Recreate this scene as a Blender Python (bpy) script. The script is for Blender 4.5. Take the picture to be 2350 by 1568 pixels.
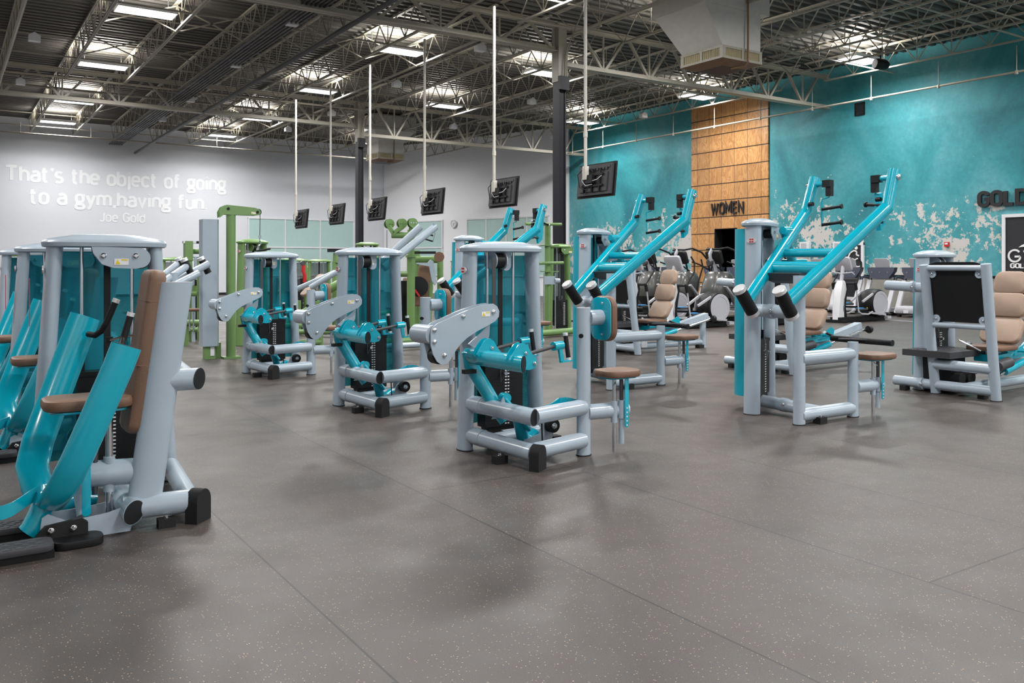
import bpy, math, random
from mathutils import Vector, Matrix
random.seed(7)
for o in list(bpy.data.objects): bpy.data.objects.remove(o)
sc = bpy.context.scene
col = sc.collection
V = Vector
# ------------------------------------------------------------------ camera
YAW = math.radians(33.6); CS, SN = math.cos(YAW), math.sin(YAW)
HC, FPX, CX, HY = 1.45, 1964.0, 1175.0, 610.0
cam = bpy.data.cameras.new('camera'); camo = bpy.data.objects.new('camera', cam); col.objects.link(camo)
camo.location = (0, 0, HC); camo.rotation_euler = (math.pi/2, 0, -YAW)
cam.sensor_width = 36; cam.lens = 36*FPX/2350; cam.shift_x = 0; cam.shift_y = -(784-HY)/2350
cam.clip_start = .05; cam.clip_end = 200
sc.camera = camo
# ------------------------------------------------------------------ world, exposure
w = bpy.data.worlds.new('world'); sc.world = w; w.use_nodes = True
w.node_tree.nodes['Background'].inputs[0].default_value = (.75, .85, 1, 1)
w.node_tree.nodes['Background'].inputs[1].default_value = .15
sc.view_settings.view_transform = 'Standard'; sc.view_settings.look = 'None'
sc.view_settings.gamma = 1; sc.view_settings.use_curve_mapping = False
sc.view_settings.exposure = 0.0
LAMP_W = 300.0          # power of each roof fixture
LAMP_UP = 130.0
LAMP_COL = (1.0, .985, .965)

# ------------------------------------------------------------------ measuring helper: a sight line met with a real plane of the room
def ray(px):
    t = (px-CX)/FPX
    return SN+t*CS, CS-t*SN          # X per metre of depth, Y per metre of depth
def at(px, py=610, X=None, Y=None, Z=None, D=None):
    a, b = ray(px)
    if X is not None: D = X/a
    elif Y is not None: D = Y/b
    elif Z is not None: D = FPX*(Z-HC)/(HY-py)
    return V((a*D, b*D, HC+(HY-py)*D/FPX))

# ------------------------------------------------------------------ materials
MATS = {}
def nodes(name):
    m = bpy.data.materials.new(name); m.use_nodes = True; MATS[name] = m
    nt = m.node_tree; return m, nt, nt.nodes['Principled BSDF']
def plain(name, c, rough=.5, metal=0, coat=0, bump=0, bscale=300, alpha=1, var=.06, spec=None, tr=0):
    m, nt, b = nodes(name)
    N, L = nt.nodes, nt.links
    tc = N.new('ShaderNodeTexCoord'); nz = N.new('ShaderNodeTexNoise'); nz.inputs['Scale'].default_value = 6; nz.inputs['Detail'].default_value = 4
    L.new(tc.outputs['Object'], nz.inputs['Vector'])
    mx = N.new('ShaderNodeMix'); mx.data_type = 'RGBA'
    mx.inputs[6].default_value = (*[v*(1-var) for v in c], 1); mx.inputs[7].default_value = (*[min(1, v*(1+var)) for v in c], 1)
    L.new(nz.outputs['Fac'], mx.inputs[0]); L.new(mx.outputs[2], b.inputs['Base Color'])
    b.inputs['Roughness'].default_value = rough; b.inputs['Metallic'].default_value = metal
    b.inputs['Coat Weight'].default_value = coat; b.inputs['Coat Roughness'].default_value = .12
    b.inputs['Alpha'].default_value = alpha
    if tr: b.inputs['Transmission Weight'].default_value = tr
    if spec is not None: b.inputs['Specular IOR Level'].default_value = spec
    if bump:
        n2 = N.new('ShaderNodeTexNoise'); n2.inputs['Scale'].default_value = bscale; L.new(tc.outputs['Object'], n2.inputs['Vector'])
        bp = N.new('ShaderNodeBump'); bp.inputs['Strength'].default_value = bump; bp.inputs['Distance'].default_value = .004
        L.new(n2.outputs['Fac'], bp.inputs['Height']); L.new(bp.outputs[0], b.inputs['Normal'])
    return m
GREY = plain('pale_grey_paint', (.355, .42, .485), .30, coat=.35)
TEAL = plain('teal_paint', (.0, .35, .47), .20, coat=.55)
GREEN = plain('green_paint', (.15, .265, .085), .4, coat=.25)
BLACK = plain('black_plastic', (.008, .008, .009), .5, spec=.3)
DGREY = plain('dark_grey_plastic', (.045, .045, .05), .5)
RUBBER = plain('black_rubber', (.014, .014, .015), .75, bump=.3, bscale=120, spec=.3)
BROWN = plain('brown_leather', (.165, .088, .054), .48, bump=.35, bscale=220, var=.15)
TAN = plain('tan_leather', (.36, .25, .185), .45, bump=.25, bscale=220, var=.1)
CHROME = plain('chrome', (.72, .72, .74), .16, metal=1)
ALU = plain('brushed_aluminium', (.78, .78, .80), .28, metal=.55)
STEELD = plain('dark_steel', (.12, .12, .13), .35, metal=.8)
WHITE = plain('white_plastic', (.68, .68, .70), .4)
LGREY = plain('light_grey_plastic', (.42, .42, .45), .4)
NAVY = plain('navy_plastic', (.018, .024, .05), .35)
CREAM = plain('cream_steel_paint', (.33, .305, .25), .5)
POLE = plain('cream_pole_paint', (.62, .58, .52), .45)
COLM = plain('black_column_paint', (.010, .010, .014), .5, spec=.25)
DUCT = plain('galvanised_duct', (.50, .48, .45), .5, var=.12)
DUCTB = plain('duct_brown_stained_metal', (.22, .13, .07), .6, var=.25)
PIPEM = plain('grey_conduit', (.05, .05, .055), .5)
RED = plain('red_plastic', (.5, .02, .02), .4)
YEL = plain('yellow_print', (.75, .55, .02), .5)
ORANGE = plain('orange_plastic', (.8, .25, .02), .5)
BLUEL = plain('bright_blue_plastic', (.02, .25, .6), .4)
SIGN = plain('black_sign_board', (.012, .012, .016), .6)
LETTERB = plain('black_letter', (.012, .011, .014), .5)
LETTERW = plain('pale_wall_letter', (.78, .79, .81), .6, var=.01)
PRINTW = plain('white_print', (.75, .75, .75), .5)
DISCP = plain('disc_grey_plastic', (.42, .42, .46), .4)
PEWTER = plain('pewter_shroud', (.065, .065, .062), .32, coat=.3)

def emis(name, c, s):
    m, nt, b = nodes(name)
    b.inputs['Base Color'].default_value = (*c, 1); b.inputs['Emission Color'].default_value = (*c, 1); b.inputs['Emission Strength'].default_value = s
    return m
TUBE = emis('lit_fluorescent_diffuser', (.93, .97, 1), 9)

def guard_mat():
    m, nt, b = nodes('teal_perforated_guard'); N, L = nt.nodes, nt.links
    b.inputs['Base Color'].default_value = (0, .24, .32, 1); b.inputs['Roughness'].default_value = .3
    b.inputs['Coat Weight'].default_value = .25; b.inputs['Coat Roughness'].default_value = .08; b.inputs['Specular IOR Level'].default_value = .3
    tc = N.new('ShaderNodeTexCoord'); sp = N.new('ShaderNodeSeparateXYZ'); L.new(tc.outputs['Object'], sp.inputs[0])
    def mth(op, a, c=None):
        n = N.new('ShaderNodeMath'); n.operation = op
        for i, q in enumerate((a, c)):
            if q is None: continue
            if isinstance(q, (int, float)): n.inputs[i].default_value = q
            else: L.new(q, n.inputs[i])
        return n.outputs[0]
    k = 2*math.pi/.009
    xy = mth('ADD', sp.outputs[0], mth('MULTIPLY', sp.outputs[1], .6))
    p = mth('MULTIPLY', mth('SINE', mth('MULTIPLY', xy, k)), mth('SINE', mth('MULTIPLY', sp.outputs[2], k)))
    hole = mth('GREATER_THAN', p, .25)
    al = mth('SUBTRACT', .90, mth('MULTIPLY', hole, .75))
    tr = N.new('ShaderNodeBsdfTransparent'); tr.inputs[0].default_value = (.10, .50, .58, 1)
    ms = N.new('ShaderNodeMixShader'); L.new(al, ms.inputs[0]); L.new(tr.outputs[0], ms.inputs[1]); L.new(b.outputs[0], ms.inputs[2])
    L.new(ms.outputs[0], N['Material Output'].inputs[0])
    return m
GUARD = guard_mat()
GUARDG = plain('smoked_guard', (.10, .11, .12), .25, coat=.4, alpha=.75)

def glass_mint():
    m = plain('frosted_mint_glass', (.40, .56, .54), .35, coat=.3, var=.04); return m
MINT = glass_mint()

def floor_mat():
    m, nt, b = nodes('speckled_rubber_floor'); N, L = nt.nodes, nt.links
    tc = N.new('ShaderNodeTexCoord')
    def noise(s, d=2, r=.5):
        n = N.new('ShaderNodeTexNoise'); n.inputs['Scale'].default_value = s; n.inputs['Detail'].default_value = d; n.inputs['Roughness'].default_value = r
        L.new(tc.outputs['Object'], n.inputs['Vector']); return n
    def ramp(src, p0, c0, p1, c1, mode='LINEAR'):
        r = N.new('ShaderNodeValToRGB'); r.color_ramp.interpolation = mode
        r.color_ramp.elements[0].position = p0; r.color_ramp.elements[0].color = c0
        r.color_ramp.elements[1].position = p1; r.color_ramp.elements[1].color = c1
        L.new(src, r.inputs[0]); return r
    def mix(f, a, c):
        x = N.new('ShaderNodeMix'); x.data_type = 'RGBA'
        L.new(f, x.inputs[0])
        for i, q in ((6, a), (7, c)):
            if isinstance(q, tuple): x.inputs[i].default_value = q
            else: L.new(q, x.inputs[i])
        return x.outputs[2]
    base = ramp(noise(1.1, 6).outputs['Fac'], .3, (.044, .035, .032, 1), .7, (.062, .051, .047, 1)).outputs[0]
    fine = noise(220, 2)
    base2 = mix(ramp(fine.outputs['Fac'], .35, (0, 0, 0, 1), .75, (1, 1, 1, 1)).outputs[0], base, (.088, .076, .070, 1))
    vo = N.new('ShaderNodeTexVoronoi'); vo.inputs['Scale'].default_value = 95; L.new(tc.outputs['Object'], vo.inputs['Vector'])
    wn = N.new('ShaderNodeSeparateColor'); L.new(vo.outputs['Color'], wn.inputs[0])
    pick = ramp(wn.outputs[0], .80, (0, 0, 0, 1), .81, (1, 1, 1, 1), 'CONSTANT').outputs[0]
    near = ramp(vo.outputs['Distance'], .18, (1, 1, 1, 1), .26, (0, 0, 0, 1)).outputs[0]
    ml = N.new('ShaderNodeMix'); ml.data_type = 'RGBA'; ml.blend_type = 'MULTIPLY'; ml.inputs[0].default_value = 1
    L.new(pick, ml.inputs[6]); L.new(near, ml.inputs[7])
    spc = mix(wn.outputs[1], (.50, .30, .14, 1), (.42, .38, .32, 1))
    c3 = mix(ml.outputs[2], base2, spc)
    # seams between the rolls
    sp = N.new('ShaderNodeSeparateXYZ'); L.new(tc.outputs['Object'], sp.inputs[0])
    def mth(op, a, c=None, d=None):
        n = N.new('ShaderNodeMath'); n.operation = op
        for i, q in enumerate((a, c, d)):
            if q is None: continue
            if isinstance(q, (int, float)): n.inputs[i].default_value = q
            else: L.new(q, n.inputs[i])
        return n.outputs[0]
    fx = mth('FLOORED_MODULO', mth('SUBTRACT', sp.outputs[0], 1.31), 1.22)
    sx = mth('LESS_THAN', fx, .010)
    row = mth('FLOOR', mth('DIVIDE', mth('SUBTRACT', sp.outputs[0], 1.31), 1.22))
    fy = mth('FLOORED_MODULO', mth('ADD', sp.outputs[1], mth('MULTIPLY', row, 2.7)), 7.6)
    sy = mth('LESS_THAN', fy, .010)
    seam = mth('MAXIMUM', sx, sy)
    c4 = mix(seam, c3, (.022, .02, .02, 1))
    rb = mth('MULTIPLY', row, 12.9898); rr = mth('FRACT', mth('MULTIPLY', mth('SINE', rb), 437.5))
    hv = N.new('ShaderNodeHueSaturation'); L.new(c4, hv.inputs['Color']); L.new(mth('MULTIPLY_ADD', rr, .12, .94), hv.inputs['Value'])
    L.new(hv.outputs[0], b.inputs['Base Color'])
    rg = ramp(noise(2.2, 5).outputs['Fac'], .3, (.36, .36, .36, 1), .7, (.52, .52, .52, 1))
    L.new(rg.outputs[0], b.inputs['Roughness'])
    b.inputs['Specular IOR Level'].default_value = .45
    bp = N.new('ShaderNodeBump'); bp.inputs['Strength'].default_value = .25; bp.inputs['Distance'].default_value = .002
    L.new(noise(160, 3).outputs['Fac'], bp.inputs['Height']); L.new(bp.outputs[0], b.inputs['Normal'])
    return m
FLOOR = floor_mat()

def teal_wall():
    m, nt, b = nodes('distressed_teal_wall'); N, L = nt.nodes, nt.links
    tc = N.new('ShaderNodeTexCoord')
    def noise(s, d=3, r=.55, dist=0, vec=None):
        n = N.new('ShaderNodeTexNoise'); n.inputs['Scale'].default_value = s; n.inputs['Detail'].default_value = d; n.inputs['Roughness'].default_value = r; n.inputs['Distortion'].default_value = dist
        L.new(vec or tc.outputs['Object'], n.inputs['Vector']); return n.outputs['Fac']
    def ramp(src, *st):
        r = N.new('ShaderNodeValToRGB'); e = r.color_ramp.elements
        while len(e) < len(st): e.new(.5)
        for i, (p, c) in enumerate(st): e[i].position = p; e[i].color = (*c, 1)
        L.new(src, r.inputs[0]); return r.outputs[0]
    def mth(op, a, c=None, d=None):
        n = N.new('ShaderNodeMath'); n.operation = op
        for i, q in enumerate((a, c, d)):
            if q is None: continue
            if isinstance(q, (int, float)): n.inputs[i].default_value = q
            else: L.new(q, n.inputs[i])
        return n.outputs[0]
    def mix(f, a, c):
        x = N.new('ShaderNodeMix'); x.data_type = 'RGBA'; L.new(f, x.inputs[0])
        for i, q in ((6, a), (7, c)):
            if isinstance(q, tuple): x.inputs[i].default_value = (*q, 1)
            else: L.new(q, x.inputs[i])
        return x.outputs[2]
    mp = N.new('ShaderNodeMapping'); mp.inputs['Scale'].default_value = (1, 1, .8); L.new(tc.outputs['Object'], mp.inputs[0])
    cl = ramp(noise(.42, 5, .55, .6, mp.outputs[0]), (.30, (.016, .16, .20)), (.46, (.03, .265, .30)), (.56, (.065, .31, .355)), (.72, (.145, .37, .41)))
    st = ramp(noise(9, 6, .7), (.35, (.75, .75, .75)), (.65, (1.1, 1.1, 1.1)))
    mu = N.new('ShaderNodeMix'); mu.data_type = 'RGBA'; mu.blend_type = 'MULTIPLY'; mu.inputs[0].default_value = .6
    L.new(cl, mu.inputs[6]); L.new(st, mu.inputs[7])
    sp = N.new('ShaderNodeSeparateXYZ'); L.new(tc.outputs['Object'], sp.inputs[0])
    z = sp.outputs[2]
    # peeled plaster, worn low on the wall
    low = mth('MULTIPLY', mth('SUBTRACT', 3.9, z), .16)      # more wear near the floor
    low = mth('MINIMUM', mth('MAXIMUM', low, -.3), .22)
    big = noise(.55, 4, .6, .8)
    pat = noise(3.0, 9, .70, .3)
    fine = noise(13, 5, .7)
    s = mth('ADD', mth('ADD', mth('MULTIPLY', pat, .75), mth('MULTIPLY', big, .45)), mth('ADD', mth('MULTIPLY', fine, .26), mth('MULTIPLY', low, .62)))
    peel = ramp(s, (.868, (0, 0, 0)), (.876, (1, 1, 1)))
    c = mix(peel, mu.outputs[2], (.52, .50, .47))
    # scratches
    mp2 = N.new('ShaderNodeMapping'); mp2.inputs['Scale'].default_value = (1, .35, 5); L.new(tc.outputs['Object'], mp2.inputs[0])
    sc_ = mth('MULTIPLY', mth('GREATER_THAN', noise(4, 6, .75, 0, mp2.outputs[0]), .70), mth('LESS_THAN', z, 5.2))
    c = mix(sc_, c, (.45, .50, .50))
    L.new(c, b.inputs['Base Color']); b.inputs['Roughness'].default_value = .6
    return m
TEALWALL = teal_wall()

def wall_paint(name, c):
    return plain(name, c, .65, bump=.1, bscale=60, var=.02)
PAINT = wall_paint('pale_grey_wall_paint', (.62, .64, .685))
PAINT_LIT = wall_paint('lit_grey_wall_paint', (.78, .79, .82))  # same wall paint made paler: light on the corner wall put into its colour
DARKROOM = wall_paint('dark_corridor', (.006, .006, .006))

def plywood():
    m, nt, b = nodes('plywood_panels'); N, L = nt.nodes, nt.links
    tc = N.new('ShaderNodeTexCoord'); sp = N.new('ShaderNodeSeparateXYZ'); L.new(tc.outputs['Object'], sp.inputs[0])
    def mth(op, a, c=None, d=None):
        n = N.new('ShaderNodeMath'); n.operation = op
        for i, q in enumerate((a, c, d)):
            if q is None: continue
            if isinstance(q, (int, float)): n.inputs[i].default_value = q
            else: L.new(q, n.inputs[i])
        return n.outputs[0]
    T = .625
    y, z = mth('ADD', sp.outputs[1], 20*T), mth('ADD', sp.outputs[2], -.155)
    iy, iz = mth('FLOOR', mth('DIVIDE', y, T)), mth('FLOOR', mth('DIVIDE', z, T))
    cell = N.new('ShaderNodeCombineXYZ'); L.new(iy, cell.inputs[0]); L.new(iz, cell.inputs[1])
    wn = N.new('ShaderNodeTexWhiteNoise'); L.new(cell.outputs[0], wn.inputs['Vector'])
    cv = N.new('ShaderNodeCombineXYZ')
    L.new(mth('MULTIPLY_ADD', wn.outputs['Value'], 30, mth('MULTIPLY', y, 2.2)), cv.inputs[0]); L.new(mth('MULTIPLY', z, .55), cv.inputs[1]); L.new(mth('MULTIPLY', wn.outputs['Value'], 50), cv.inputs[2])
    nz = N.new('ShaderNodeTexNoise'); nz.inputs['Scale'].default_value = 1.6; nz.inputs['Detail'].default_value = 3; nz.inputs['Distortion'].default_value = 1.2; L.new(cv.outputs[0], nz.inputs['Vector'])
    rings = mth('PINGPONG', mth('MULTIPLY', nz.outputs['Fac'], 16), 1)
    r = N.new('ShaderNodeValToRGB'); e = r.color_ramp.elements
    e[0].position = 0; e[0].color = (.47, .215, .07, 1); e[1].position = 1; e[1].color = (.66, .36, .145, 1); L.new(rings, r.inputs[0])
    hv = N.new('ShaderNodeHueSaturation'); L.new(r.outputs[0], hv.inputs['Color']); L.new(mth('MULTIPLY_ADD', wn.outputs['Value'], .26, .72), hv.inputs['Value'])
    gy = mth('LESS_THAN', mth('FLOORED_MODULO', y, T), .018); gz = mth('LESS_THAN', mth('FLOORED_MODULO', z, T), .034)
    g = mth('MAXIMUM', mth('MULTIPLY', gy, .75), gz)
    mx = N.new('ShaderNodeMix'); mx.data_type = 'RGBA'; L.new(g, mx.inputs[0]); L.new(hv.outputs[0], mx.inputs[6]); mx.inputs[7].default_value = (.015, .01, .008, 1)
    L.new(mx.outputs[2], b.inputs['Base Color']); b.inputs['Roughness'].default_value = .4
    return m
PLY = plywood()

def diamond():
    m, nt, b = nodes('diamond_plate'); N, L = nt.nodes, nt.links
    tc = N.new('ShaderNodeTexCoord'); ck = N.new('ShaderNodeTexBrick'); 
    mp = N.new('ShaderNodeMapping'); mp.inputs['Rotation'].default_value = (0, math.pi/2, 0); mp.inputs['Scale'].default_value = (1, 1, 1)
    vo = N.new('ShaderNodeTexVoronoi'); vo.inputs['Scale'].default_value = 16; vo.inputs['Randomness'].default_value = .25; L.new(tc.outputs['Object'], vo.inputs['Vector'])
    r = N.new('ShaderNodeValToRGB'); e = r.color_ramp.elements; e[0].position = .25; e[0].color = (.50, .48, .42, 1); e[1].position = .4; e[1].color = (.33, .32, .28, 1)
    L.new(vo.outputs['Distance'], r.inputs[0]); L.new(r.outputs[0], b.inputs['Base Color']); b.inputs['Roughness'].default_value = .45; b.inputs['Metallic'].default_value = .3
    return m
DIAM = diamond()
DECK = plain('roof_deck_paint', (.075, .07, .062), .6, var=.15)
TREAD = plain('tread_rubber', (.035, .035, .04), .55)

# ------------------------------------------------------------------ mesh builder
def basis(ax, up=None):
    ax = ax.normalized()
    up = V(up) if up is not None else V((0, 0, 1))
    if abs(ax.dot(up.normalized())) > .98: up = V((0, 1, 0)) if abs(ax.y) < .9 else V((1, 0, 0))
    s = ax.cross(up).normalized(); u = s.cross(ax).normalized()
    return s, u
class MB:
    def __init__(s, M=None): s.v = []; s.f = []; s.M = M
    def add(s, vs, fs):
        n = len(s.v)
        s.v += [(s.M @ V(p)) if s.M else V(p) for p in vs]
        s.f += [tuple(i+n for i in f) for f in fs]
        return s
    def box(s, c, d, rz=0, ry=0, rx=0):
        R = Matrix.Rotation(rz, 3, 'Z') @ Matrix.Rotation(ry, 3, 'Y') @ Matrix.Rotation(rx, 3, 'X')
        c = V(c); x, y, z = d[0]/2, d[1]/2, d[2]/2
        vs = [c+R @ V((a*x, b*y, e*z)) for a in (-1, 1) for b in (-1, 1) for e in (-1, 1)]
        return s.add(vs, [(0, 1, 3, 2), (4, 6, 7, 5), (0, 4, 5, 1), (2, 3, 7, 6), (0, 2, 6, 4), (1, 5, 7, 3)])
    def bar(s, p0, p1, w, h, up=None):       # rectangular bar between two points
        p0, p1 = V(p0), V(p1); a, u = basis(p1-p0, up)
        vs = [p+a*i*w/2+u*j*h/2 for p in (p0, p1) for i, j in ((-1, -1), (1, -1), (1, 1), (-1, 1))]
        return s.add(vs, [(3, 2, 1, 0), (4, 5, 6, 7)]+[(i, (i+1) % 4, 4+(i+1) % 4, 4+i) for i in range(4)])
    def tube(s, p0, p1, r, r2=None, up=None, n=18, n0=None, n1=None, k=1.0, k2=None):
        # elliptical tube: r sideways, r2 along up; n0/n1 = normals of the end cuts; k scales the far end
        p0, p1 = V(p0), V(p1); r2 = r if r2 is None else r2; k2 = k if k2 is None else k2
        ax = (p1-p0).normalized(); a, u = basis(ax, up); vs = []
        for p, nn, kk, kq in ((p0, n0, 1, 1), (p1, n1, k, k2)):
            for i in range(n):
                t = 2*math.pi*i/n; q = a*math.cos(t)*r*kk+u*math.sin(t)*r2*kq
                sh = 0
                if nn is not None:
                    nv = V(nn); sh = -(q.dot(nv))/(ax.dot(nv))
                vs.append(p+q+ax*sh)
        fs = [(i, (i+1) % n, n+(i+1) % n, n+i) for i in range(n)]+[tuple(range(n-1, -1, -1)), tuple(range(n, 2*n))]
        return s.add(vs, fs)
    def path(s, pts, r, r2=None, up=None, n=12, caps=True, rs=None):
        pts = [V(p) for p in pts]; r2 = r if r2 is None else r2; m = len(pts); vs = []
        pa = None
        for j, p in enumerate(pts):
            d = (pts[min(j+1, m-1)]-pts[max(j-1, 0)]).normalized()
            a, u = basis(d, up)
            if pa is not None and up is None:
                a = (pa-d*pa.dot(d)).normalized(); u = a.cross(d).normalized()
                if u.dot(pu) < 0: u = -u
            pa, pu = a, u
            k = rs[j] if rs else 1
            sc_ = 1
            if 0 < j < m-1:
                c = (pts[j+1]-p).normalized().dot((p-pts[j-1]).normalized()); sc_ = 1/max(.5, math.sqrt((1+c)/2))
            bend = V((0, 0, 0))
            if 0 < j < m-1:
                bend = ((pts[j+1]-p).normalized()-(p-pts[j-1]).normalized())
                if bend.length > 1e-4: bend.normalize()
            for i in range(n):
                t = 2*math.pi*i/n; q = a*math.cos(t)*r*k+u*math.sin(t)*r2*k
                q = q+bend*q.dot(bend)*(sc_-1)
                vs.append(p+q)
        fs = [(j*n+i, j*n+(i+1) % n, (j+1)*n+(i+1) % n, (j+1)*n+i) for j in range(m-1) for i in range(n)]
        if caps: fs += [tuple(range(n-1, -1, -1)), tuple(range((m-1)*n, m*n))]
        return s.add(vs, fs)
    def plate(s, pts, th):                   # planar outline extruded by the vector th (centred)
        pts = [V(p) for p in pts]; th = V(th)/2; n = len(pts)
        vs = [p-th for p in pts]+[p+th for p in pts]
        return s.add(vs, [tuple(range(n-1, -1, -1)), tuple(range(n, 2*n))]+[(i, (i+1) % n, n+(i+1) % n, n+i) for i in range(n)])
    def ring(s, rings, close=True):          # stack of rings with the same vertex count, capped
        n = len(rings[0]); vs = [p for r in rings for p in r]; m = len(rings)
        fs = [(j*n+i, j*n+(i+1) % n, (j+1)*n+(i+1) % n, (j+1)*n+i) for j in range(m-1) for i in range(n)]
        if close: fs += [tuple(range(n-1, -1, -1)), tuple(range((m-1)*n, m*n))]
        return s.add(vs, fs)
    def pad(s, c, U, W, hu, hw, t, rc=.06, e=.018, k=1.0, dome=.0):
        # cushion: rounded rectangle in U,W with thickness t along U x W; k narrows the +W end
        c, U, W = V(c), V(U).normalized(), V(W).normalized(); Nn = U.cross(W).normalized()
        def outline(ins):
            o = []
            for (sx, sy, a0) in ((1, 1, 0), (-1, 1, 90), (-1, -1, 180), (1, -1, 270)):
                for q in range(6):
                    a = math.radians(a0+q*18)
                    x = sx*(hu-rc)+(rc-ins)*math.cos(a); y = sy*(hw-rc)+(rc-ins)*math.sin(a)
                    kk = 1+(k-1)*(y/hw+1)/2
                    o.append((x*kk, y))
            return o
        rings = []
        for w_, ins in ((-t/2, e), (-t/2+e*.35, e*.3), (-t/2+e, 0), (t/2-e, 0), (t/2-e*.35, e*.3), (t/2, e), (t/2+dome*.6, e*2.6), (t/2+dome, e*4)):
            if w_ > t/2+.0001 and dome == 0: continue
            ins = min(ins, rc*.95)
            rings.append([c+U*x+W*y+Nn*w_ for x, y in outline(ins)])
        return s.ring(rings)
    def lathe(s, c, ax, prof, n=24):
        c, ax = V(c), V(ax).normalized(); a, u = basis(ax)
        rings = [[c+ax*h+(a*math.cos(2*math.pi*i/n)+u*math.sin(2*math.pi*i/n))*max(r, 1e-4) for i in range(n)] for r, h in prof]
        return s.ring(rings)
    def build(s, name, mat, parent=None, sharp=.65):
        base = V(parent['org']) if parent is not None and 'org' in parent else V((0, 0, 0))
        if parent is not None and parent.parent is not None: pass
        me = bpy.data.meshes.new(name)
        me.from_pydata([tuple(p-base) for p in s.v], [], s.f); me.validate(clean_customdata=False)
        me.polygons.foreach_set('use_smooth', [True]*len(me.polygons)); me.set_sharp_from_angle(angle=sharp)
        # consistent outward normals
        import bmesh
        bm = bmesh.new(); bm.from_mesh(me); bmesh.ops.recalc_face_normals(bm, faces=bm.faces); bm.to_mesh(me); bm.free()
        me.materials.append(mat)
        o = bpy.data.objects.new(name, me); col.objects.link(o)
        if parent is not None:
            o.parent = parent; o['org'] = tuple(base)
        return o
def thing(name, label, cat, loc=(0, 0, 0), group=None):
    o = bpy.data.objects.new(name, None); col.objects.link(o); o.location = loc; o.empty_display_size = .2
    o['label'] = label; o['category'] = cat; o['org'] = tuple(loc)
    if group: o['group'] = group
    return o
def tag(o, label, cat, group=None):
    o['label'] = label; o['category'] = cat
    if group: o['group'] = group
    return o
def struct(name, mb, m, **k):
    o = mb.build(name, m, **k); o['kind'] = 'structure'; return o
KIDS = {}
def copy_tree(o, label=None, off=(0, 0, 0), rot=0, parent=None, mats=None):
    c = o.copy(); col.objects.link(c)
    if parent is None:
        c.location = V(o.location)+V(off); c.rotation_euler = (0, 0, rot)
        if label: c['label'] = label
    else:
        c.parent = parent
        if mats and o.data and o.data.materials and o.data.materials[0] in mats:
            key = (o.data.name, mats[o.data.materials[0]].name)
            if key not in KIDS:
                d = o.data.copy(); d.materials[0] = mats[o.data.materials[0]]; KIDS[key] = d
            c.data = KIDS[key]
    for ch in list(o.children): copy_tree(ch, parent=c, mats=mats)
    return c
ORD = ['first', 'second', 'third', 'fourth', 'fifth', 'sixth', 'seventh', 'eighth', 'ninth', 'tenth', 'eleventh', 'twelfth', 'thirteenth', 'fourteenth', 'fifteenth', 'sixteenth']
TX, TY, TZ = V((1, 0, 0)), V((0, 1, 0)), V((0, 0, 1))

# ------------------------------------------------------------------ the room
WX = 24.5; WY = 43.4; XL = -9.0; YB = -14.0; ZD = 7.98
struct('floor', MB().box(((WX+XL)/2+2, (WY+YB)/2+2, -.05), (WX-XL+8, WY-YB+8, .1)), FLOOR)
def deck():
    m = MB(); prof = []; y = YB; P_ = .30
    while y < WY+.3:
        prof += [(y, ZD), (y+.11, ZD), (y+.15, ZD+.075), (y+.26, ZD+.075)]; y += P_
    n = len(prof); vs = [(XL, a, b) for a, b in prof]+[(WX+.2, a, b) for a, b in prof]
    m.add(vs, [(i, i+1, n+i+1, n+i) for i in range(n-1)]); return m
struct('ceiling', deck(), DECK, sharp=.3)
cap = MB().box(((WX+XL)/2, (WY+YB)/2, ZD+.25), (WX-XL+1, WY-YB+1, .1)); struct('trim_1', cap, DECK)
struct('wall_back', MB().box(((20.4+XL)/2, WY+.1, 4), (20.4-XL, .2, 8.3)), PAINT)
struct('wall_left', MB().box((XL-.1, (WY+YB)/2, 4), (.2, WY-YB, 8.3)), PAINT)
struct('wall_front', MB().box(((WX+XL)/2, YB-.1, 4), (WX-XL, .2, 8.3)), PAINT)
AW0, AW1 = V((20.4, WY, 0)), V((WX, 32.0, 0))
awd = (AW1-AW0).normalized(); awn = V((-awd.y, awd.x, 0))          # outward normal (away from the room)
if awn.x < 0: awn = -awn
struct('wall_corner', MB().plate([AW0, AW1, AW1+TZ*8.2, AW0+TZ*8.2], awn*.2), PAINT_LIT)
# teal wall with a real opening for the doorway
DY0, DY1, DZ = 21.75, 22.82, 2.85
mw = MB()
mw.box((WX+.15, (YB+DY0)/2, 4), (.3, DY0-YB, 8.3)).box((WX+.15, (DY1+32.0)/2, 4), (.3, 32.0-DY1, 8.3)).box((WX+.15, (DY0+DY1)/2, (DZ+8.15)/2), (.3, DY1-DY0, 8.15-DZ))
struct('wall_right', mw, TEALWALL)
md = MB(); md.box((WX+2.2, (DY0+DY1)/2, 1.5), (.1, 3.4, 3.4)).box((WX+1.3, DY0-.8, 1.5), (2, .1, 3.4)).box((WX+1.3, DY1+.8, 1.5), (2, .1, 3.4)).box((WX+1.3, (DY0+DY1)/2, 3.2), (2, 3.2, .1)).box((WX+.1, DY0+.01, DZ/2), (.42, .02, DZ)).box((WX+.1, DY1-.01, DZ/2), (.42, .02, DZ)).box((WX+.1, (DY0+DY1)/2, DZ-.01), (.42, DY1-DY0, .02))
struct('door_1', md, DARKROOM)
PY0, PY1 = 20.32, 24.07
mp_ = MB(); T = .06
zt = 7.66
mp_.box((WX-T/2, (PY0+DY0)/2, zt/2), (T, DY0-PY0, zt)).box((WX-T/2, (DY1+PY1)/2, zt/2), (T, PY1-DY1, zt)).box((WX-T/2, (DY0+DY1)/2, (zt+DZ)/2), (T, DY1-DY0, zt-DZ))
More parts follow.
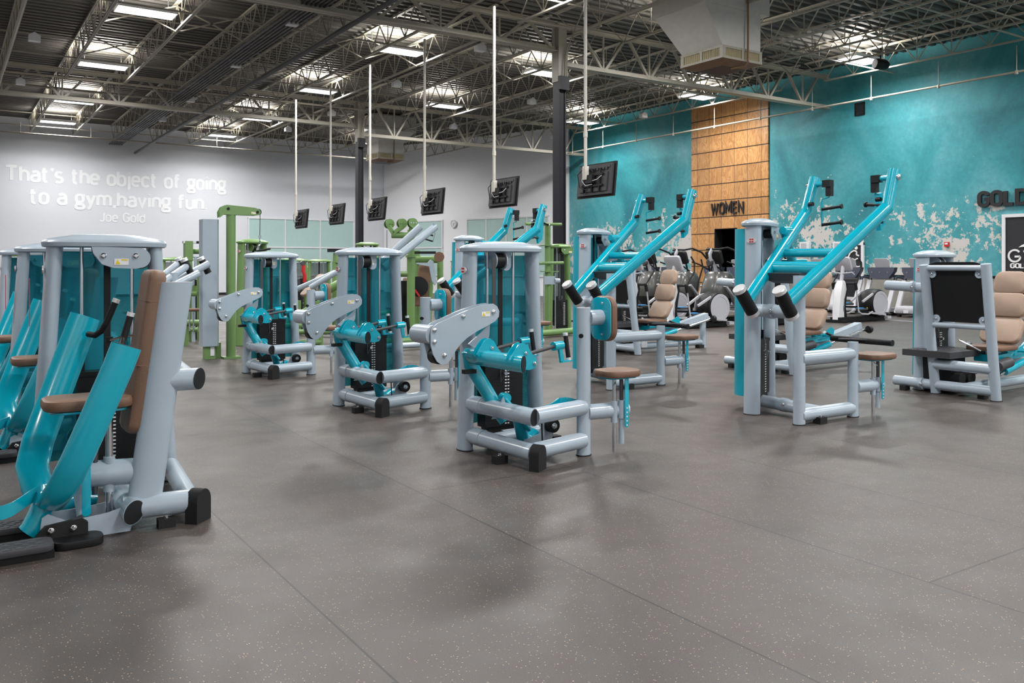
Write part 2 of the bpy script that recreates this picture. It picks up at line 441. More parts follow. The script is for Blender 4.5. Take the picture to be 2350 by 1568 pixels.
o = mp_.build('plywood_wall_panel', PLY); tag(o, 'tall plywood cladding of square tiles around the dark doorway on the teal wall', 'wall panel')
# wainscot of diamond plate with a black rail
struct('baseboard_right', MB().box((WX-.015, 10.15, .55), (.03, 20.3, 1.1)), DIAM)
struct('trim_2', MB().box((WX-.03, 10.15, 1.13), (.06, 20.3, .07)), BLACK)
struct('baseboard_back', MB().box((5.7, WY-.01, .06), (29.4, .02, .12)), BLACK)
struct('trim_3', MB().box((20.9, 11.5, .006), (.10, 17, .012)), LGREY)

# windows of frosted glass
def window(n, o0, U, w_, z0, z1, cols, rows, nrm):
    f = MB(); fw = .07
    o0, U, nrm = V(o0), V(U).normalized(), V(nrm).normalized()
    for i in range(cols+1):
        p = o0+U*(w_*i/cols); f.bar(p+TZ*(z0-.03), p+TZ*(z1+.03), fw, .072, up=nrm)
    for z in rows: f.bar(o0+TZ*z-U*fw/2, o0+U*(w_+fw/2)+TZ*z, .08, fw, up=TZ)
    fo = struct('window_%d' % n, f, WHITE)
    g = MB()
    for i in range(cols):
        for a, b in zip(rows[:-1], rows[1:]):
            c = o0+U*(w_*(i+.5)/cols)+TZ*((a+b)/2)
            g.plate([c-U*(w_/cols/2)-TZ*((b-a)/2), c+U*(w_/cols/2)-TZ*((b-a)/2), c+U*(w_/cols/2)+TZ*((b-a)/2), c-U*(w_/cols/2)+TZ*((b-a)/2)], nrm*.02)
    g.build('window_pane', MINT, fo)
    return fo
window(1, (12.84, WY-.03, 0), (1, 0, 0), 5.66, .95, 3.87, 3, [.95, 2.4, 3.87], (0, -1, 0))
def on_corner(px):
    a, b = ray(px)                       # solve AW0 + awd*t = D*(a,b)
    det = awd.x*(-b)-awd.y*(-a)
    t = (-AW0.x*(-b)+AW0.y*(-a))/det
    return AW0+awd*t
p0, p1 = on_corner(953), on_corner(1019)
window(2, p0-awn*.13, awd, (p1-p0).length, .95, 3.82, 1, [.95, 2.4, 3.82], -awn)
p0, p1 = on_corner(1076), on_corner(1262)
window(3, p0-awn*.13, awd, (p1-p0).length, .95, 3.82, 4, [.95, 2.45, 3.82], -awn)

# ------------------------------------------------------------------ columns, girders, joists
def column(x, y, label):
    t = thing('steel_column', label, 'column', (x, y, 0), 'steel columns')
    m = MB(); m.box((x, y, 3.1), (.12, .24, 6.2)).box((x-.09, y, 3.1), (.04, .28, 6.2)).box((x+.09, y, 3.1), (.04, .28, 6.2)); m.build('shaft', COLM, t)
    MB().box((x, y, .02), (.5, .5, .04)).build('base_plate', COLM, t)
    m = MB().box((x, y, 6.95), (.26, .30, 1.5)); m.build('column_head', CREAM, t)
    MB().box((x, y-.19, 6.15), (.3, .1, .35)).build('junction_box', COLM, t)
    m = MB(); m.path([(x+.1, y-.2, 6.3), (x+.1, y-.2, 6.9), (x+.2, y-.2, 7.15), (x+.2, y-.5, 7.2)], .02, n=8).path([(x+.03, y-.22, 6.3), (x+.05, y-.22, 6.8), (x+.12, y-.22, 7.2)], .02, n=8); m.build('conduit', CREAM, t)
COLX = 13.3
column(COLX, 17.8, 'near black steel column standing left of the teal wall')
column(COLX, 30.6, 'far slim black steel column in front of the pale back wall')
JX = [3.15+1.66*k for k in range(-5, 13)]
def girder(x0, x1, y, zb, label, zt=7.72):
    t = thing('roof_girder', label, 'girder', (x0, y, zb), 'roof girders')
    xs = [x for x in JX if x0 < x < x1]
    m = MB()
    for s_ in (-1, 1): m.box(((x0+x1)/2, y+s_*.07, zb+.01), (x1-x0, .12, .02)).box(((x0+x1)/2, y+s_*.02, zb+.07), (x1-x0, .02, .13))
    m.build('bottom_chord', CREAM, t)
    m = MB()
    for s_ in (-1, 1): m.box(((x0+x1)/2, y+s_*.07, zt), (x1-x0, .12, .02)).box(((x0+x1)/2, y+s_*.02, zt-.06), (x1-x0, .02, .12))
    m.build('top_chord', CREAM, t)
    m = MB()
    for x in xs:
        m.bar((x, y, zb+.05), (x, y, zt-.05), .045, .045)
        for s_ in (-1, 1):
            x2 = x+s_*.78
            if x0 < x2 < x1: m.bar((x+s_*.03, y, zb+.06), (x2, y, zt-.06), .07, .07)
    m.build('web', CREAM, t)
    return t
girder(XL, COLX-.15, 17.8, 6.97, 'near roof girder from the near column leftwards over the floor')
girder(COLX+.15, WX-.1, 17.8, 6.62, 'deep roof girder from the near column to the teal wall')
girder(XL, COLX-.15, 30.6, 6.72, 'far roof girder from the far column towards the lettered wall')
girder(COLX+.15, WX-.2, 30.6, 6.42, 'far roof girder from the far column to the teal wall')
ZJ = 7.24
def joist(y0, y1):
    L_ = y1-y0; m1, m2, m3 = MB(), MB(), MB()
    for s_ in (-1, 1): m1.box((s_*.022, L_/2, 7.93), (.035, L_-.1, .05)); m2.box((s_*.022, L_/2, ZJ+.02), (.035, L_-1.6, .04))
    n = 11; a, b = .8, L_-.8; st = (b-a)/n
    m3.bar((0, .1, 7.9), (0, .8, ZJ+.03), .02, .02).bar((0, L_-.1, 7.9), (0, b, ZJ+.03), .02, .02)
    for i in range(n):
        m3.bar((0, a+i*st, ZJ+.03), (0, a+(i+.5)*st, 7.91), .025, .025).bar((0, a+(i+.5)*st, 7.91), (0, a+(i+1)*st, ZJ+.03), .025, .025)
        if i: m3.bar((0, a+i*st, ZJ+.03), (0, a+i*st, 7.91), .018, .018)
    return m1, m2, m3
BAYS = [(5.0, 17.75, 'near'), (17.85, 30.55, 'middle'), (30.65, 43.35, 'far')]
for y0, y1, bn in BAYS:
    src = None
    for k, x in enumerate(reversed(JX)):
        if bn == 'near' and x < -1: continue
        if bn == 'middle' and x < -3.6: continue
        if bn == 'far' and x < 0: continue
        if bn == 'far' and x > 20.3+ (WY-y1): 
            if x > 22: continue
        lab = '%s roof joist from the teal wall in the %s roof bay' % (ORD[min(k, 15)], bn)
        if src is None:
            src = thing('roof_joist', lab, 'joist', (0, y0, 0), 'open web roof joists')
            a, b, c = joist(y0, y1)
            src['org'] = (0, 0, 0)
            for mb, nm in ((a, 'top_chord'), (b, 'bottom_chord'), (c, 'web')): mb.build(nm, CREAM, src)
            src.location = (x, y0, 0); fx = x
        else:
            copy_tree(src, lab, off=(x-fx, 0, 0))
# bridging bars across the joists
for i, (y, x0, x1) in enumerate([(11.0, 2, 24), (15.2, -1, 24), (20.6, -2, 23.5), (23.5, 3.15, 7.5), (26.8, -1, 23.5), (33.0, 1.4, 21), (40.8, 1.4, 20)]):
    o = MB().box(((x0+x1)/2, y, ZJ+.05), (x1-x0, .035, .035)).box(((x0+x1)/2, y+.25, 7.86), (x1-x0, .03, .03)).build('bridging_bar', CREAM)
    tag(o, 'steel bridging bar across the roof joists, %s counted from the camera' % ORD[i], 'bracing', 'bridging bars')
n_ = 0
for y, xs in ((9.5, (4, 9, 14)), (22.2, JX[5:15]), (26.0, JX[5:12]), (35.5, JX[6:14])):
    for x in xs[:-1] if len(xs) > 3 else xs:
        m = MB().bar((x+.02, y, ZJ), (x+1.64, y, 7.86), .03, .03).bar((x+.02, y, 7.86), (x+1.64, y, ZJ), .03, .03); n_ += 1
        if n_ > 40: continue
        o = m.build('cross_brace', CREAM); tag(o, 'thin crossed steel bracing between two roof joists under the deck', 'bracing', 'cross braces under the deck')
# pipes under the roof
def pipe(pts, r, mat, label, name='ceiling_pipe', n=8): 
    o = MB().path(pts, r, n=n).build(name, mat); return tag(o, label, 'pipe')
t = thing('conduit_bundle', 'bundle of dark parallel conduits running under the joists', 'pipe', (6.4, 20, 7.0))
for k in range(6): MB().tube((6.4+k*.10, 1, 7.08), (6.4+k*.10, 43.3, 7.08), .028, n=8).build('conduit', PIPEM, t)
pipe([(7.55, 2, 6.8), (7.55, 18.6, 6.8), (7.5, 19.2, 6.75), (7.5, 43.3, 6.75)], .055, PIPEM, 'single thick dark sprinkler pipe running under the joists')
pipe([(1.35, 2, 6.75), (1.35, 43.3, 6.75)], .035, CREAM, 'thin pale pipe at the far left reaching the lettered wall')
t = thing('sprinkler_pipe', 'pale sprinkler pipe with hangers along the teal wall', 'pipe', (23.3, 20, 6.5))
MB().tube((23.3, 4, 6.5), (23.3, 31.6, 6.5), .03, n=10).build('pipe_run', CREAM, t)
for k in range(13): m = MB().tube((23.3, 5+2.1*k, 6.5), (23.3, 5+2.1*k, 7.2), .012, n=6).lathe((23.3, 5+2.1*k, 6.44), TZ, [(.04, 0), (.05, .05), (.04, .1)], n=10); m.build('hanger', CREAM, t)
t = thing('sprinkler_pipe', 'thin sprinkler pipe with droppers near the lettered wall', 'pipe', (10, 40, 6.9))
MB().tube((1.5, 40, 6.85), (19.5, 40, 6.85), .03, n=10).build('pipe_run', CREAM, t)
for k in range(7): MB().tube((2.6+2.6*k, 40, 6.85), (2.6+2.6*k, 40, 7.3), .012, n=6).build('hanger', CREAM, t)
for i, (y, z) in enumerate(((16.9, 7.35), (29.6, 7.25), (31.8, 7.3))):
    pipe([(-3, y, z), (13.0, y, z)], .04, CREAM, 'pale pipe across the joists beside the %s girder' % ['near', 'far', 'far column and'][i])
# roof lights
def fixture():
    t = thing('ceiling_light', '', 'light', (0, 0, 7.45), 'fluorescent roof lights')
    m = MB(); m.box((0, 0, 7.50), (1.3, .62, .03)); m.box((0, .31, 7.46), (1.3, .02, .09)).box((0, -.31, 7.46), (1.3, .02, .09)).box((.65, 0, 7.46), (.02, .62, .09)).box((-.65, 0, 7.46), (.02, .62, .09)); m.build('housing', WHITE, t)
    m = MB().box((0, .15, 7.455), (1.25, .24, .04)).box((0, -.15, 7.455), (1.25, .24, .04)); m.build('diffuser', TUBE, t)
    m = MB().box((0, 0, 7.53), (1.2, .2, .03)); m.build('uplight_lens', TUBE, t)
    m = MB()
    for a in (-.5, .5): m.tube((a, 0, 7.5), (a, 0, 7.95), .006, n=6)
    m.build('suspension_wire', STEELD, t)
    l = bpy.data.lights.new('down_lamp', 'AREA'); l.shape = 'RECTANGLE'; l.size = 1.25; l.size_y = .55; l.energy = LAMP_W; l.color = LAMP_COL; l.spread = math.radians(168)
    lo = bpy.data.objects.new('down_lamp', l); col.objects.link(lo); lo.parent = t; lo.location = (0, 0, -.04)
    l = bpy.data.lights.new('up_lamp', 'AREA'); l.shape = 'RECTANGLE'; l.size = 1.2; l.size_y = .3; l.energy = LAMP_UP; l.color = (1, .95, .85)
    lo = bpy.data.objects.new('up_lamp', l); col.objects.link(lo); lo.parent = t; lo.location = (0, 0, .12); lo.rotation_euler = (math.pi, 0, 0)
    return t
fx0 = None
rowsx = [(-2.7, 'far left'), (3.98, 'left'), (10.62, 'centre left'), (15.6, 'centre right'), (22.2, 'teal wall')]
for xi, (x, nm) in enumerate(rowsx):
    for yi, y in enumerate([-11.5, -5, 1.7, 8.4, 15.1, 21.6, 28.1, 34.8, 40.2]):
        if x == 22.2 and y > 30: continue
        if (x == -2.7 and yi in (2, 7, 8)): continue
        if (x, y) == (15.6, 40.2): x, y = 17.3, 38.6  # unseen last fixture moved off its row to add light on the corner wall
        lab = '%s roof light counted from the camera end in the %s row' % (ORD[yi], nm)
        if fx0 is None: fx0 = fixture(); fx0.location = (x, y, 7.45); fx0['label'] = lab; fl = (x, y)
        else: copy_tree(fx0, lab, off=(x-fl[0], y-fl[1], 0))
# fixture meshes were modelled with their base at the origin, z included
for ch in fx0.children: pass
# small white sensors under the joists
sens = None
for i, (px, py) in enumerate([(79, 87), (47, 188), (670, 50), (541, 147), (437, 228), (373, 273), (910, 193), (1040, 290), (1102, 110), (1220, 233), (761, 260), (661, 297), (1271, 314), (1476, 265)]):
    p = at(px, py, Z=7.12)
    lab = 'small white box speaker hanging from the joists, %s from the left' % ORD[sorted([79, 47, 670, 541, 437, 373, 910, 1040, 1102, 1220, 761, 661, 1271, 1476]).index(px)]
    if sens is None:
        sens = thing('ceiling_speaker', lab, 'speaker', p, 'white box speakers'); s0 = V(p)
        m = MB(); m.plate([p+V((-.13, 0, -.09)), p+V((.13, 0, -.09)), p+V((.13, 0, .05)), p+V((0, 0, .13)), p+V((-.13, 0, .05))], V((0, .2, 0))); m.build('box', WHITE, sens)
        MB().tube(p+TZ*.1, p+TZ*.2, .015, n=8).build('bracket', STEELD, sens)
    else: copy_tree(sens, lab, off=V(p)-s0)

# ------------------------------------------------------------------ air diffusers
def hvac(x, y, zb, s, label, flare=True):
    t = thing('air_diffuser', label, 'air duct', (x+s/2, y+s/2, zb), 'rooftop air diffusers')
    c = V((x+s/2, y+s/2, 0)); h = .28
    def sq(a, z, ox=0, oy=0): return [V((c.x+ox+i*a/2, c.y+oy+j*a/2, z)) for i, j in ((-1, -1), (1, -1), (1, 1), (-1, 1))]
    m = MB(); m.ring([sq(s, zb), sq(s, zb+.05)]); m.ring([sq(s, zb+h-.05), sq(s, zb+h)])
    for i in range(4):
        p = sq(s-.1, 0)[i]; m.box((p.x, p.y, zb+h/2), (.095, .095, h-.012))
        a, b = sq(s-.06, 0)[i], sq(s-.06, 0)[(i+1) % 4]; q = (a+b)/2; m.box((q.x, q.y, zb+h/2), (.07, .07, h))
    m.build('diffuser_frame', CREAM, t)
    m = MB().ring([sq(s-.22, zb+.03), sq(s-.22, zb+h-.03)]); m.build('filter_core', DUCTB, t)
    m = MB()
    for i in range(4):
        a, b = sq(s-.06, 0)[i], sq(s-.06, 0)[(i+1) % 4]
        for k in range(1, 22):
            q = a.lerp(b, k/22); m.box((q.x, q.y, zb+h/2), (.035, .035, h-.1), rz=.6)
    m.build('louvre', YELLV, t)
    m = MB().ring([sq(s-.02, zb), sq(s-.5, zb-.10)], close=False); m.build('bottom_skirt', DUCTB, t)
    m = MB().ring([sq(s-.5, zb-.10), sq(s-.5, zb-.09)]); m.build('return_grille', BLACK, t)
    m = MB()
    if flare: m.ring([sq(s-.06, zb+h), [c+V(q)+TZ*0 for q in ((-s/2-.55, -s/2+.02, zb+1.15), (s/2-.03, -s/2+.02, zb+1.15), (s/2-.03, s/2+.3, zb+1.15), (-s/2-.55, s/2+.3, zb+1.15))]])
    else: m.ring([sq(s-.06, zb+h), sq(s-.06, zb+.75), sq(s+.7, zb+1.2)])
    m.build('transition_duct', DUCT, t)
    m = MB()
    if flare: m.ring([[c+V(q) for q in ((-s/2-.57, -s/2, zz), (s/2+.25, -s/2, zz), (s/2+.25, s/2+.32, zz), (-s/2-.57, s/2+.32, zz))] for zz in (zb+1.12, 7.95)])
    else: m.ring([sq(s+.75, zb+1.18), sq(s+.75, 7.9)])
    m.build('upper_duct', DUCT, t)
    m = MB().path([(c.x+.1, y-.06, zb+2.0), (c.x+.1, y-.06, zb-.02), (c.x+.1, y+.05, zb-.10), (c.x-.05, y+.3, zb-.12)], .022, n=8); m.build('drain_pipe', DUCTB, t)
YELLV = plain('yellowed_louvre', (.42, .36, .22), .6, var=.3)
hvac(14.0, 12.86, 5.95, 1.27, 'large near metal air diffuser box below the roof')
pq = at(926, 345, D=37.5)
hvac(pq.x-1.3, pq.y-.2, 6.05, 1.25, 'distant air diffuser box right of the far column', flare=False)

# ------------------------------------------------------------------ televisions on poles
def tv():
    x, y = 10.2, 12.7
    t = thing('ceiling_television', 'nearest television on a ceiling pole seen from behind', 'television', (x, y, 2.6), 'televisions hung on ceiling poles')
    R = math.radians(-6); Mx = Matrix.Translation((x+.14, y, 3.08)) @ Matrix.Rotation(-R, 4, 'Y')
    def mb(): return MB(Mx)
    mb().box((.045, 0, 0), (.035, 1.10, .655)).build('bezel', BLACK, t)
    mb().box((.065, 0, .01), (.006, 1.05, .60)).build('screen', NAVY, t)
    m = mb(); m.plate([(-.0, -.5, -.29), (0, .5, -.29), (0, .5, .29), (0, -.5, .29)], (.05, 0, 0)); m.box((-.03, 0, -.05), (.04, .8, .36)); m.box((-.03, 0, .23), (.02, .9, .04))
    for k in range(9): m.box((-.045, -.36+.09*k, .2), (.01, .05, .05))
    m.build('back_cover', DGREY, t)
    m = mb()
    for k in (-.22, .0, .24): m.box((-.07, k, -.02), (.03, .035, .44))
    m.box((-.075, 0, .09), (.03, .62, .04)).box((-.075, 0, -.12), (.03, .62, .04)); m.build('mount_bracket', BLACK, t)
    m = mb().box((-.11, .02, .0), (.08, .2, .16)); m.build('equipment_box', BLACK, t)
    mb().box((-.13, .16, .2), (.06, .12, .12)).build('socket_box', WHITE, t)
    m = mb(); m.path([(-.13, .18, .15), (-.15, .22, -.02), (-.13, .12, -.12), (-.11, -.05, -.1)], .007, n=6).path([(-.13, .14, .15), (-.14, .0, -.05), (-.12, -.2, -.02), (-.1, -.3, .05)], .007, n=6); m.build('cable', WHITE, t)
    m = mb(); m.path([(-.14, .2, .22), (-.17, .34, .1), (-.13, .3, -.14), (-.12, .1, -.2)], .008, n=6).path([(-.1, .0, -.05), (-.14, .1, -.3), (-.1, .2, -.28), (-.1, .25, -.1)], .007, n=6); m.build('signal_cable', BLACK, t)
    m = MB().tube((x, y+.12, 3.2), (x, y+.12, 7.22), .032, n=12).tube((x, y+.12, 3.9), (x, y+.12, 4.0), .042, n=12); m.build('pole', POLE, t)
    MB().box((x, y+.12, 3.2), (.09, .09, .22)).build('pole_bracket', POLE, t)
    return t
tv0 = tv()
for i, dy in enumerate((3.25, 6.55, 9.9, 12.9, 16.1)):
    copy_tree(tv0, '%s television from the camera in the row on ceiling poles' % ORD[i+1], off=(0, dy, 0))

# ------------------------------------------------------------------ wall lettering and signs
def A_(cx, cy, rx, ry, a0, a1, n=14): return [(cx+rx*math.cos(math.radians(a0+(a1-a0)*i/n)), cy+ry*math.sin(math.radians(a0+(a1-a0)*i/n))) for i in range(n+1)]
XH = .72; H_ = .36
def RR(x0, y0, x1, y1, r=.2):                        # rounded box outline, closed
    return A_(x1-r, y1-r, r, r, 0, 90, 6)+A_(x0+r, y1-r, r, r, 90, 180, 6)+A_(x0+r, y0+r, r, r, 180, 270, 6)+A_(x1-r, y0+r, r, r, 270, 360, 6)+[(x1, y1-r)]
GL = {   # stroke letters: (advance, [strokes]); cap height 1
 'T': (.66, [[(0, 1), (.66, 1)], [(.33, 1), (.33, 0)]]),
 'h': (.46, [[(0, 1), (0, 0)], [(0, .40)]+A_(.23, .49, .23, .23, 150, 0, 8)+[(.46, 0)]]),
 'n': (.46, [[(0, XH), (0, 0)], [(0, .40)]+A_(.23, .49, .23, .23, 150, 0, 8)+[(.46, 0)]]),
 'm': (.80, [[(0, XH), (0, 0)], [(0, .40)]+A_(.20, .52, .20, .20, 150, 0, 8)+[(.40, 0)], [(.40, .40)]+A_(.60, .52, .20, .20, 150, 0, 8)+[(.80, 0)]]),
 'u': (.46, [[(.46, XH), (.46, 0)], [(0, XH), (0, .23)]+A_(.23, .23, .23, .23, 180, 330, 8)]),
 'a': (.46, [[(.04, .64)]+A_(.24, .50, .21, .22, 110, 0, 7)+[(.46, 0)], [(.46, .42), (.2, .42)]+A_(.2, .21, .20, .21, 90, 270, 8)+[(.46, .04)]]),
 'e': (.46, [[(.46, .30), (.46, .49)]+A_(.23, .49, .23, .23, 0, 180, 10)+[(0, .23)]+A_(.23, .23, .23, .23, 180, 290, 8)+[(.42, .07)], [(.0, .36), (.46, .36)]]),
 'o': (.46, [RR(0, 0, .46, XH, .22)]),
 'b': (.46, [[(0, 1), (0, 0)], RR(0, 0, .46, XH, .22)]),
 'd': (.46, [[(.46, 1), (.46, 0)], RR(0, 0, .46, XH, .22)]),
 'g': (.46, [RR(0, .20, .42, XH, .18), [(.38, XH-.02), (.54, XH-.02)], RR(-.02, -.28, .46, .02, .13), [(.08, .26), (.06, .0)]]),
 'j': (.10, [[(.08, XH), (.08, -.14)]+A_(-.04, -.14, .12, .13, 0, -80, 6), [(.08, .93), (.08, 1.0)]]),
 'i': (.08, [[(.04, XH), (.04, 0)], [(.04, .93), (.04, 1.0)]]),
 'c': (.42, [[(.42, .56)]+A_(.23, .49, .22, .23, 30, 180, 9)+[(.01, .23)]+A_(.23, .23, .22, .23, 180, 330, 9)]),
 't': (.34, [[(.10, 1), (.10, .16)]+A_(.24, .16, .14, .16, 180, 290, 6), [(-.04, XH), (.30, XH)]]),
 'f': (.34, [[(.34, 1), (.24, 1)]+A_(.24, .88, .13, .12, 90, 180, 6)+[(.11, 0)], [(-.02, XH), (.32, XH)]]),
 's': (.40, [[(.38, .66), (.30, XH), (.12, XH)]+A_(.14, .54, .13, .17, 100, 260, 7)+[(.26, .36)]+A_(.26, .18, .14, .18, 90, -90, 7)+[(.08, 0), (0, .07)]]),
 'v': (.46, [[(0, XH), (.23, 0), (.46, XH)]]), 'y': (.46, [[(0, XH), (.24, .04)], [(.46, XH), (.22, -.02), (.14, -.24), (.02, -.26)]]),
 '\u2019': (.08, [[(.06, 1.02), (.06, .92), (.0, .82)]]), ',': (.08, [[(.06, .06), (.06, -.04), (.0, -.16)]]), '.': (.08, [[(.04, .0), (.04, .07)]]),
 'J': (.42, [[(.42, 1), (.42, .22)]+A_(.21, .22, .21, .22, 0, -160, 9)]), 'l': (.06, [[(.03, 1), (.03, 0)]]),
 'G': (.56, [[(.56, .78)]+A_(.28, .72, .28, .28, 20, 180, 10)+[(0, .28)]+A_(.28, .28, .28, .28, 180, 360, 12)+[(.56, .48), (.32, .48)]]),
 'O': (.56, [RR(0, 0, .56, 1, .27)]), 'L': (.46, [[(0, 1), (0, 0), (.46, 0)]]), 'D': (.56, [[(0, 0), (0, 1)]+A_(.28, .72, .28, .28, 90, 0, 8)+A_(.28, .28, .28, .28, 0, -90, 8)+[(0, 0)]]),
 'W': (.84, [[(0, 1), (.2, 0), (.42, .85), (.64, 0), (.84, 1)]]), 'M': (.68, [[(0, 0), (0, 1), (.34, .35), (.68, 1), (.68, 0)]]), 'E': (.46, [[(.46, 1), (0, 1), (0, 0), (.46, 0)], [(0, .5), (.42, .5)]]), 'N': (.58, [[(0, 0), (0, 1), (.58, 0), (.58, 1)]]),
 ' ': (.22, [])}
def text(body, O, U, Wd, Nn, width, height, name, mat, parent=None, depth=.02, bold=.0, gap=.20):
    # every letter is a part: flat ribbons with mitred corners
    O, U, Wd, Nn = V(O), V(U), V(Wd), V(Nn); wd = .20+bold
    tot = sum(GL[c][0] for c in body)+gap*(len(body)-1)+wd; kx = width/tot; ky = height/(1+wd)
    x = wd/2; out = []
    for ch in body:
        adv, st = GL[ch]; m = MB(); lay = 0
        for pts in st:
            P2 = [p for i, p in enumerate(pts) if i == 0 or (p[0]-pts[i-1][0])**2+(p[1]-pts[i-1][1])**2 > 1e-6]
            closed = (P2[0][0]-P2[-1][0])**2+(P2[0][1]-P2[-1][1])**2 < 1e-4
            Lf, Rt = [], []; n = len(P2)
            for i, p in enumerate(P2):
                a = P2[i-1] if i else (P2[-2] if closed else None); b = P2[i+1] if i < n-1 else (P2[1] if closed else None)
                d1 = V((p[0]-a[0], p[1]-a[1])).normalized() if a else None; d2 = V((b[0]-p[0], b[1]-p[1])).normalized() if b else None
                d1, d2 = d1 or d2, d2 or d1; d = (d1+d2).normalized() if (d1+d2).length > .05 else d1
                k = 1/max(.45, d.dot(d1)); nn = V((-d.y, d.x))*wd/2*k; e = V((0, 0))
                if a is None or (b is None): pass
                Lf.append(V(p)+nn); Rt.append(V(p)-nn)
            T3 = lambda q, z: O+U*((x+q[0])*kx)+Wd*((q[1]+wd/2)*ky)+Nn*z
            dz = depth+lay*.004; lay += 1
            for i in range(n-1):
                q = [Lf[i], Lf[i+1], Rt[i+1], Rt[i]]
                m.add([T3(a, 0) for a in q]+[T3(a, dz) for a in q], [(3, 2, 1, 0), (4, 5, 6, 7), (0, 1, 5, 4), (2, 3, 7, 6)]+([(3, 0, 4, 7)] if i == 0 and not closed else [])+([(1, 2, 6, 5)] if i == n-2 and not closed else []))
        if m.v:
            o_ = m.build(name, mat, parent); o_.data.polygons.foreach_set('use_smooth', [False]*len(o_.data.polygons)); out.append(o_)
        x += adv+gap
    return out
t = thing('wall_quote', 'two line white painted gym quote with its author below on the pale wall', 'lettering', (7, WY-.02, 4.6))
yq = WY-.005
text('That\u2019s the object of going', (2.2, yq, 5.14), TX, TZ, -TY, 9.54, .74, 'quote_letter', LETTERW, t, .006)
text('to a gym,having fun.', (3.15, yq, 4.17), TX, TZ, -TY, 7.7, .74, 'quote_letter', LETTERW, t, .006)
text('Joe Gold', (5.97, yq, 3.47), TX, TZ, -TY, 2.0, .46, 'quote_letter', LETTERW, t, .006, -.02)
t = thing('women_sign', 'black raised WOMEN letters on the plywood panel', 'sign', (WX-T-.01, 22.2, 3.38)); text('WOMEN', (WX-T-.01, 23.0, 3.38), -TY, TZ, -TX, 1.6, .46, 'letter', LETTERB, t, .05, -.03, gap=.27)
t = thing('gold_sign', 'thick black raised GOLD letters high on the teal wall at the right edge', 'sign', (WX-.01, 12.2, 3.12)); text('GOLD', (WX-.01, 12.92, 3.10), -TY, TZ, -TX, 1.38, .46, 'letter', LETTERB, t, .07, .05, gap=.26)
def board(y0, y1, z0, z1, label):
    t = thing('wall_poster', label, 'poster', (WX-.03, (y0+y1)/2, z0), None)
    x = WX-.05
    MB().box((x+.01, (y0+y1)/2, (z0+z1)/2), (.03, y1-y0-.05, z1-z0-.05)).build('board', SIGN, t)
    m = MB(); f = .09
    m.box((x, y0+f/2, (z0+z1)/2), (.064, f, z1-z0-.01)).box((x, y1-f/2, (z0+z1)/2), (.064, f, z1-z0-.01)).box((x, (y0+y1)/2, z1-f/2), (.07, y1-y0, f)).box((x, (y0+y1)/2, z0+f/2), (.07, y1-y0, f)); m.build('poster_frame', WHITE, t)
    return t
t = board(10.4, 12.24, .35, 2.87, 'black framed gym logo board below the GOLD letters at the right edge')
xx = WX-.07
def yz(yc, zc, pts, k): return [V((xx, yc-p[0]*k, zc+p[1]*k)) for p in pts]
arc = lambda a0, a1, r, n=18: [(r*math.cos(math.radians(a0+(a1-a0)*i/n)), r*math.sin(math.radians(a0+(a1-a0)*i/n))) for i in range(n+1)]
def stroke(m, pts, wd):
    for a, b in zip(pts[:-1], pts[1:]): m.bar(V(a), V(b), wd, .012, up=TX)
m = MB(); stroke(m, yz(11.9, 1.72, arc(40, 330, .16)+[(.14, -.02), (0, -.02)], 1), .05); m.build('logo_letter', PRINTW, t)
m = MB(); stroke(m, yz(11.55, 1.72, [(-.12, .12), (.12, .12)], 1), .05); stroke(m, yz(11.6, 1.72, [(0, .12), (0, -.16)], 1), .05); m.build('logo_letter', PRINTW, t)
m = MB().plate(yz(11.62, 1.95, [(-.18, 0), (-.1, .06), (0, .1), (.2, .16), (.35, .05), (.2, .02), (0, .02)], 1), (.012, 0, 0)); m.build('logo_emblem', PRINTW, t)
text('GOLD', (xx, 12.02, 1.38), -TY, TZ, -TX, .50, .14, 'caption_letter', PRINTW, t, .008, .03)
t = board(16.52, 17.45, .35, 2.2, 'black framed cyclist poster on the teal wall behind the treadmills')
m = MB(); k = 1.0
stroke(m, yz(16.98, 1.55, arc(0, 360, .14), 1), .035); stroke(m, yz(16.72, 1.55-.0, arc(60, 300, .13), 1), .035)
stroke(m, yz(16.98, 1.72, [(-.1, 0), (-.02, .15), (.12, .22), (.22, .18), (.2, .08), (.3, .05)], 1), .045)
stroke(m, yz(16.98, 1.72, [(-.1, 0), (.05, -.05), (0, -.2)], 1), .045); m.lathe((xx, 16.98-.2, 2.02), -TX, [(.055, 0), (.055, .012)], n=18); m.build('cyclist_icon', PRINTW, t)
# clock, alarm, grille, loudspeaker
pc = on_corner(1046); pc = pc-awn*.14+TZ*(HC+(HY-514)*(pc.x*SN+pc.y*CS)/FPX)
t = thing('wall_clock', 'round white wall clock between the frosted windows', 'clock', pc)
MB().lathe(pc, -awn, [(.20, 0), (.205, .03), (.19, .05), (.18, .035), (.001, .035)], n=32).build('clock_case', WHITE, t)
m = MB()
for k in range(12): a = math.radians(30*k); q = pc-awn*.04+awd*math.sin(a)*.15+TZ*math.cos(a)*.15; m.bar(q, q+(awd*math.sin(a)+TZ*math.cos(a))*.02, .012, .006, up=awn)
m.build('hour_marks', BLACK, t)
m = MB(); m.bar(pc-awn*.045, pc-awn*.045+TZ*-.09+awd*.0, .014, .006, up=awn).bar(pc-awn*.045, pc-awn*.045+awd*.11+TZ*.02, .01, .006, up=awn); m.build('clock_hand', BLACK, t)
p = at(2173, 561, X=WX-.03); t = thing('fire_alarm', 'small red fire alarm box on the peeling teal wall', 'alarm', p)
MB().box(p, (.06, .13, .14)).build('alarm_box', RED, t); MB().box(p+V((-.035, 0, .02)), (.01, .08, .05)).build('strobe_lens', WHITE, t)
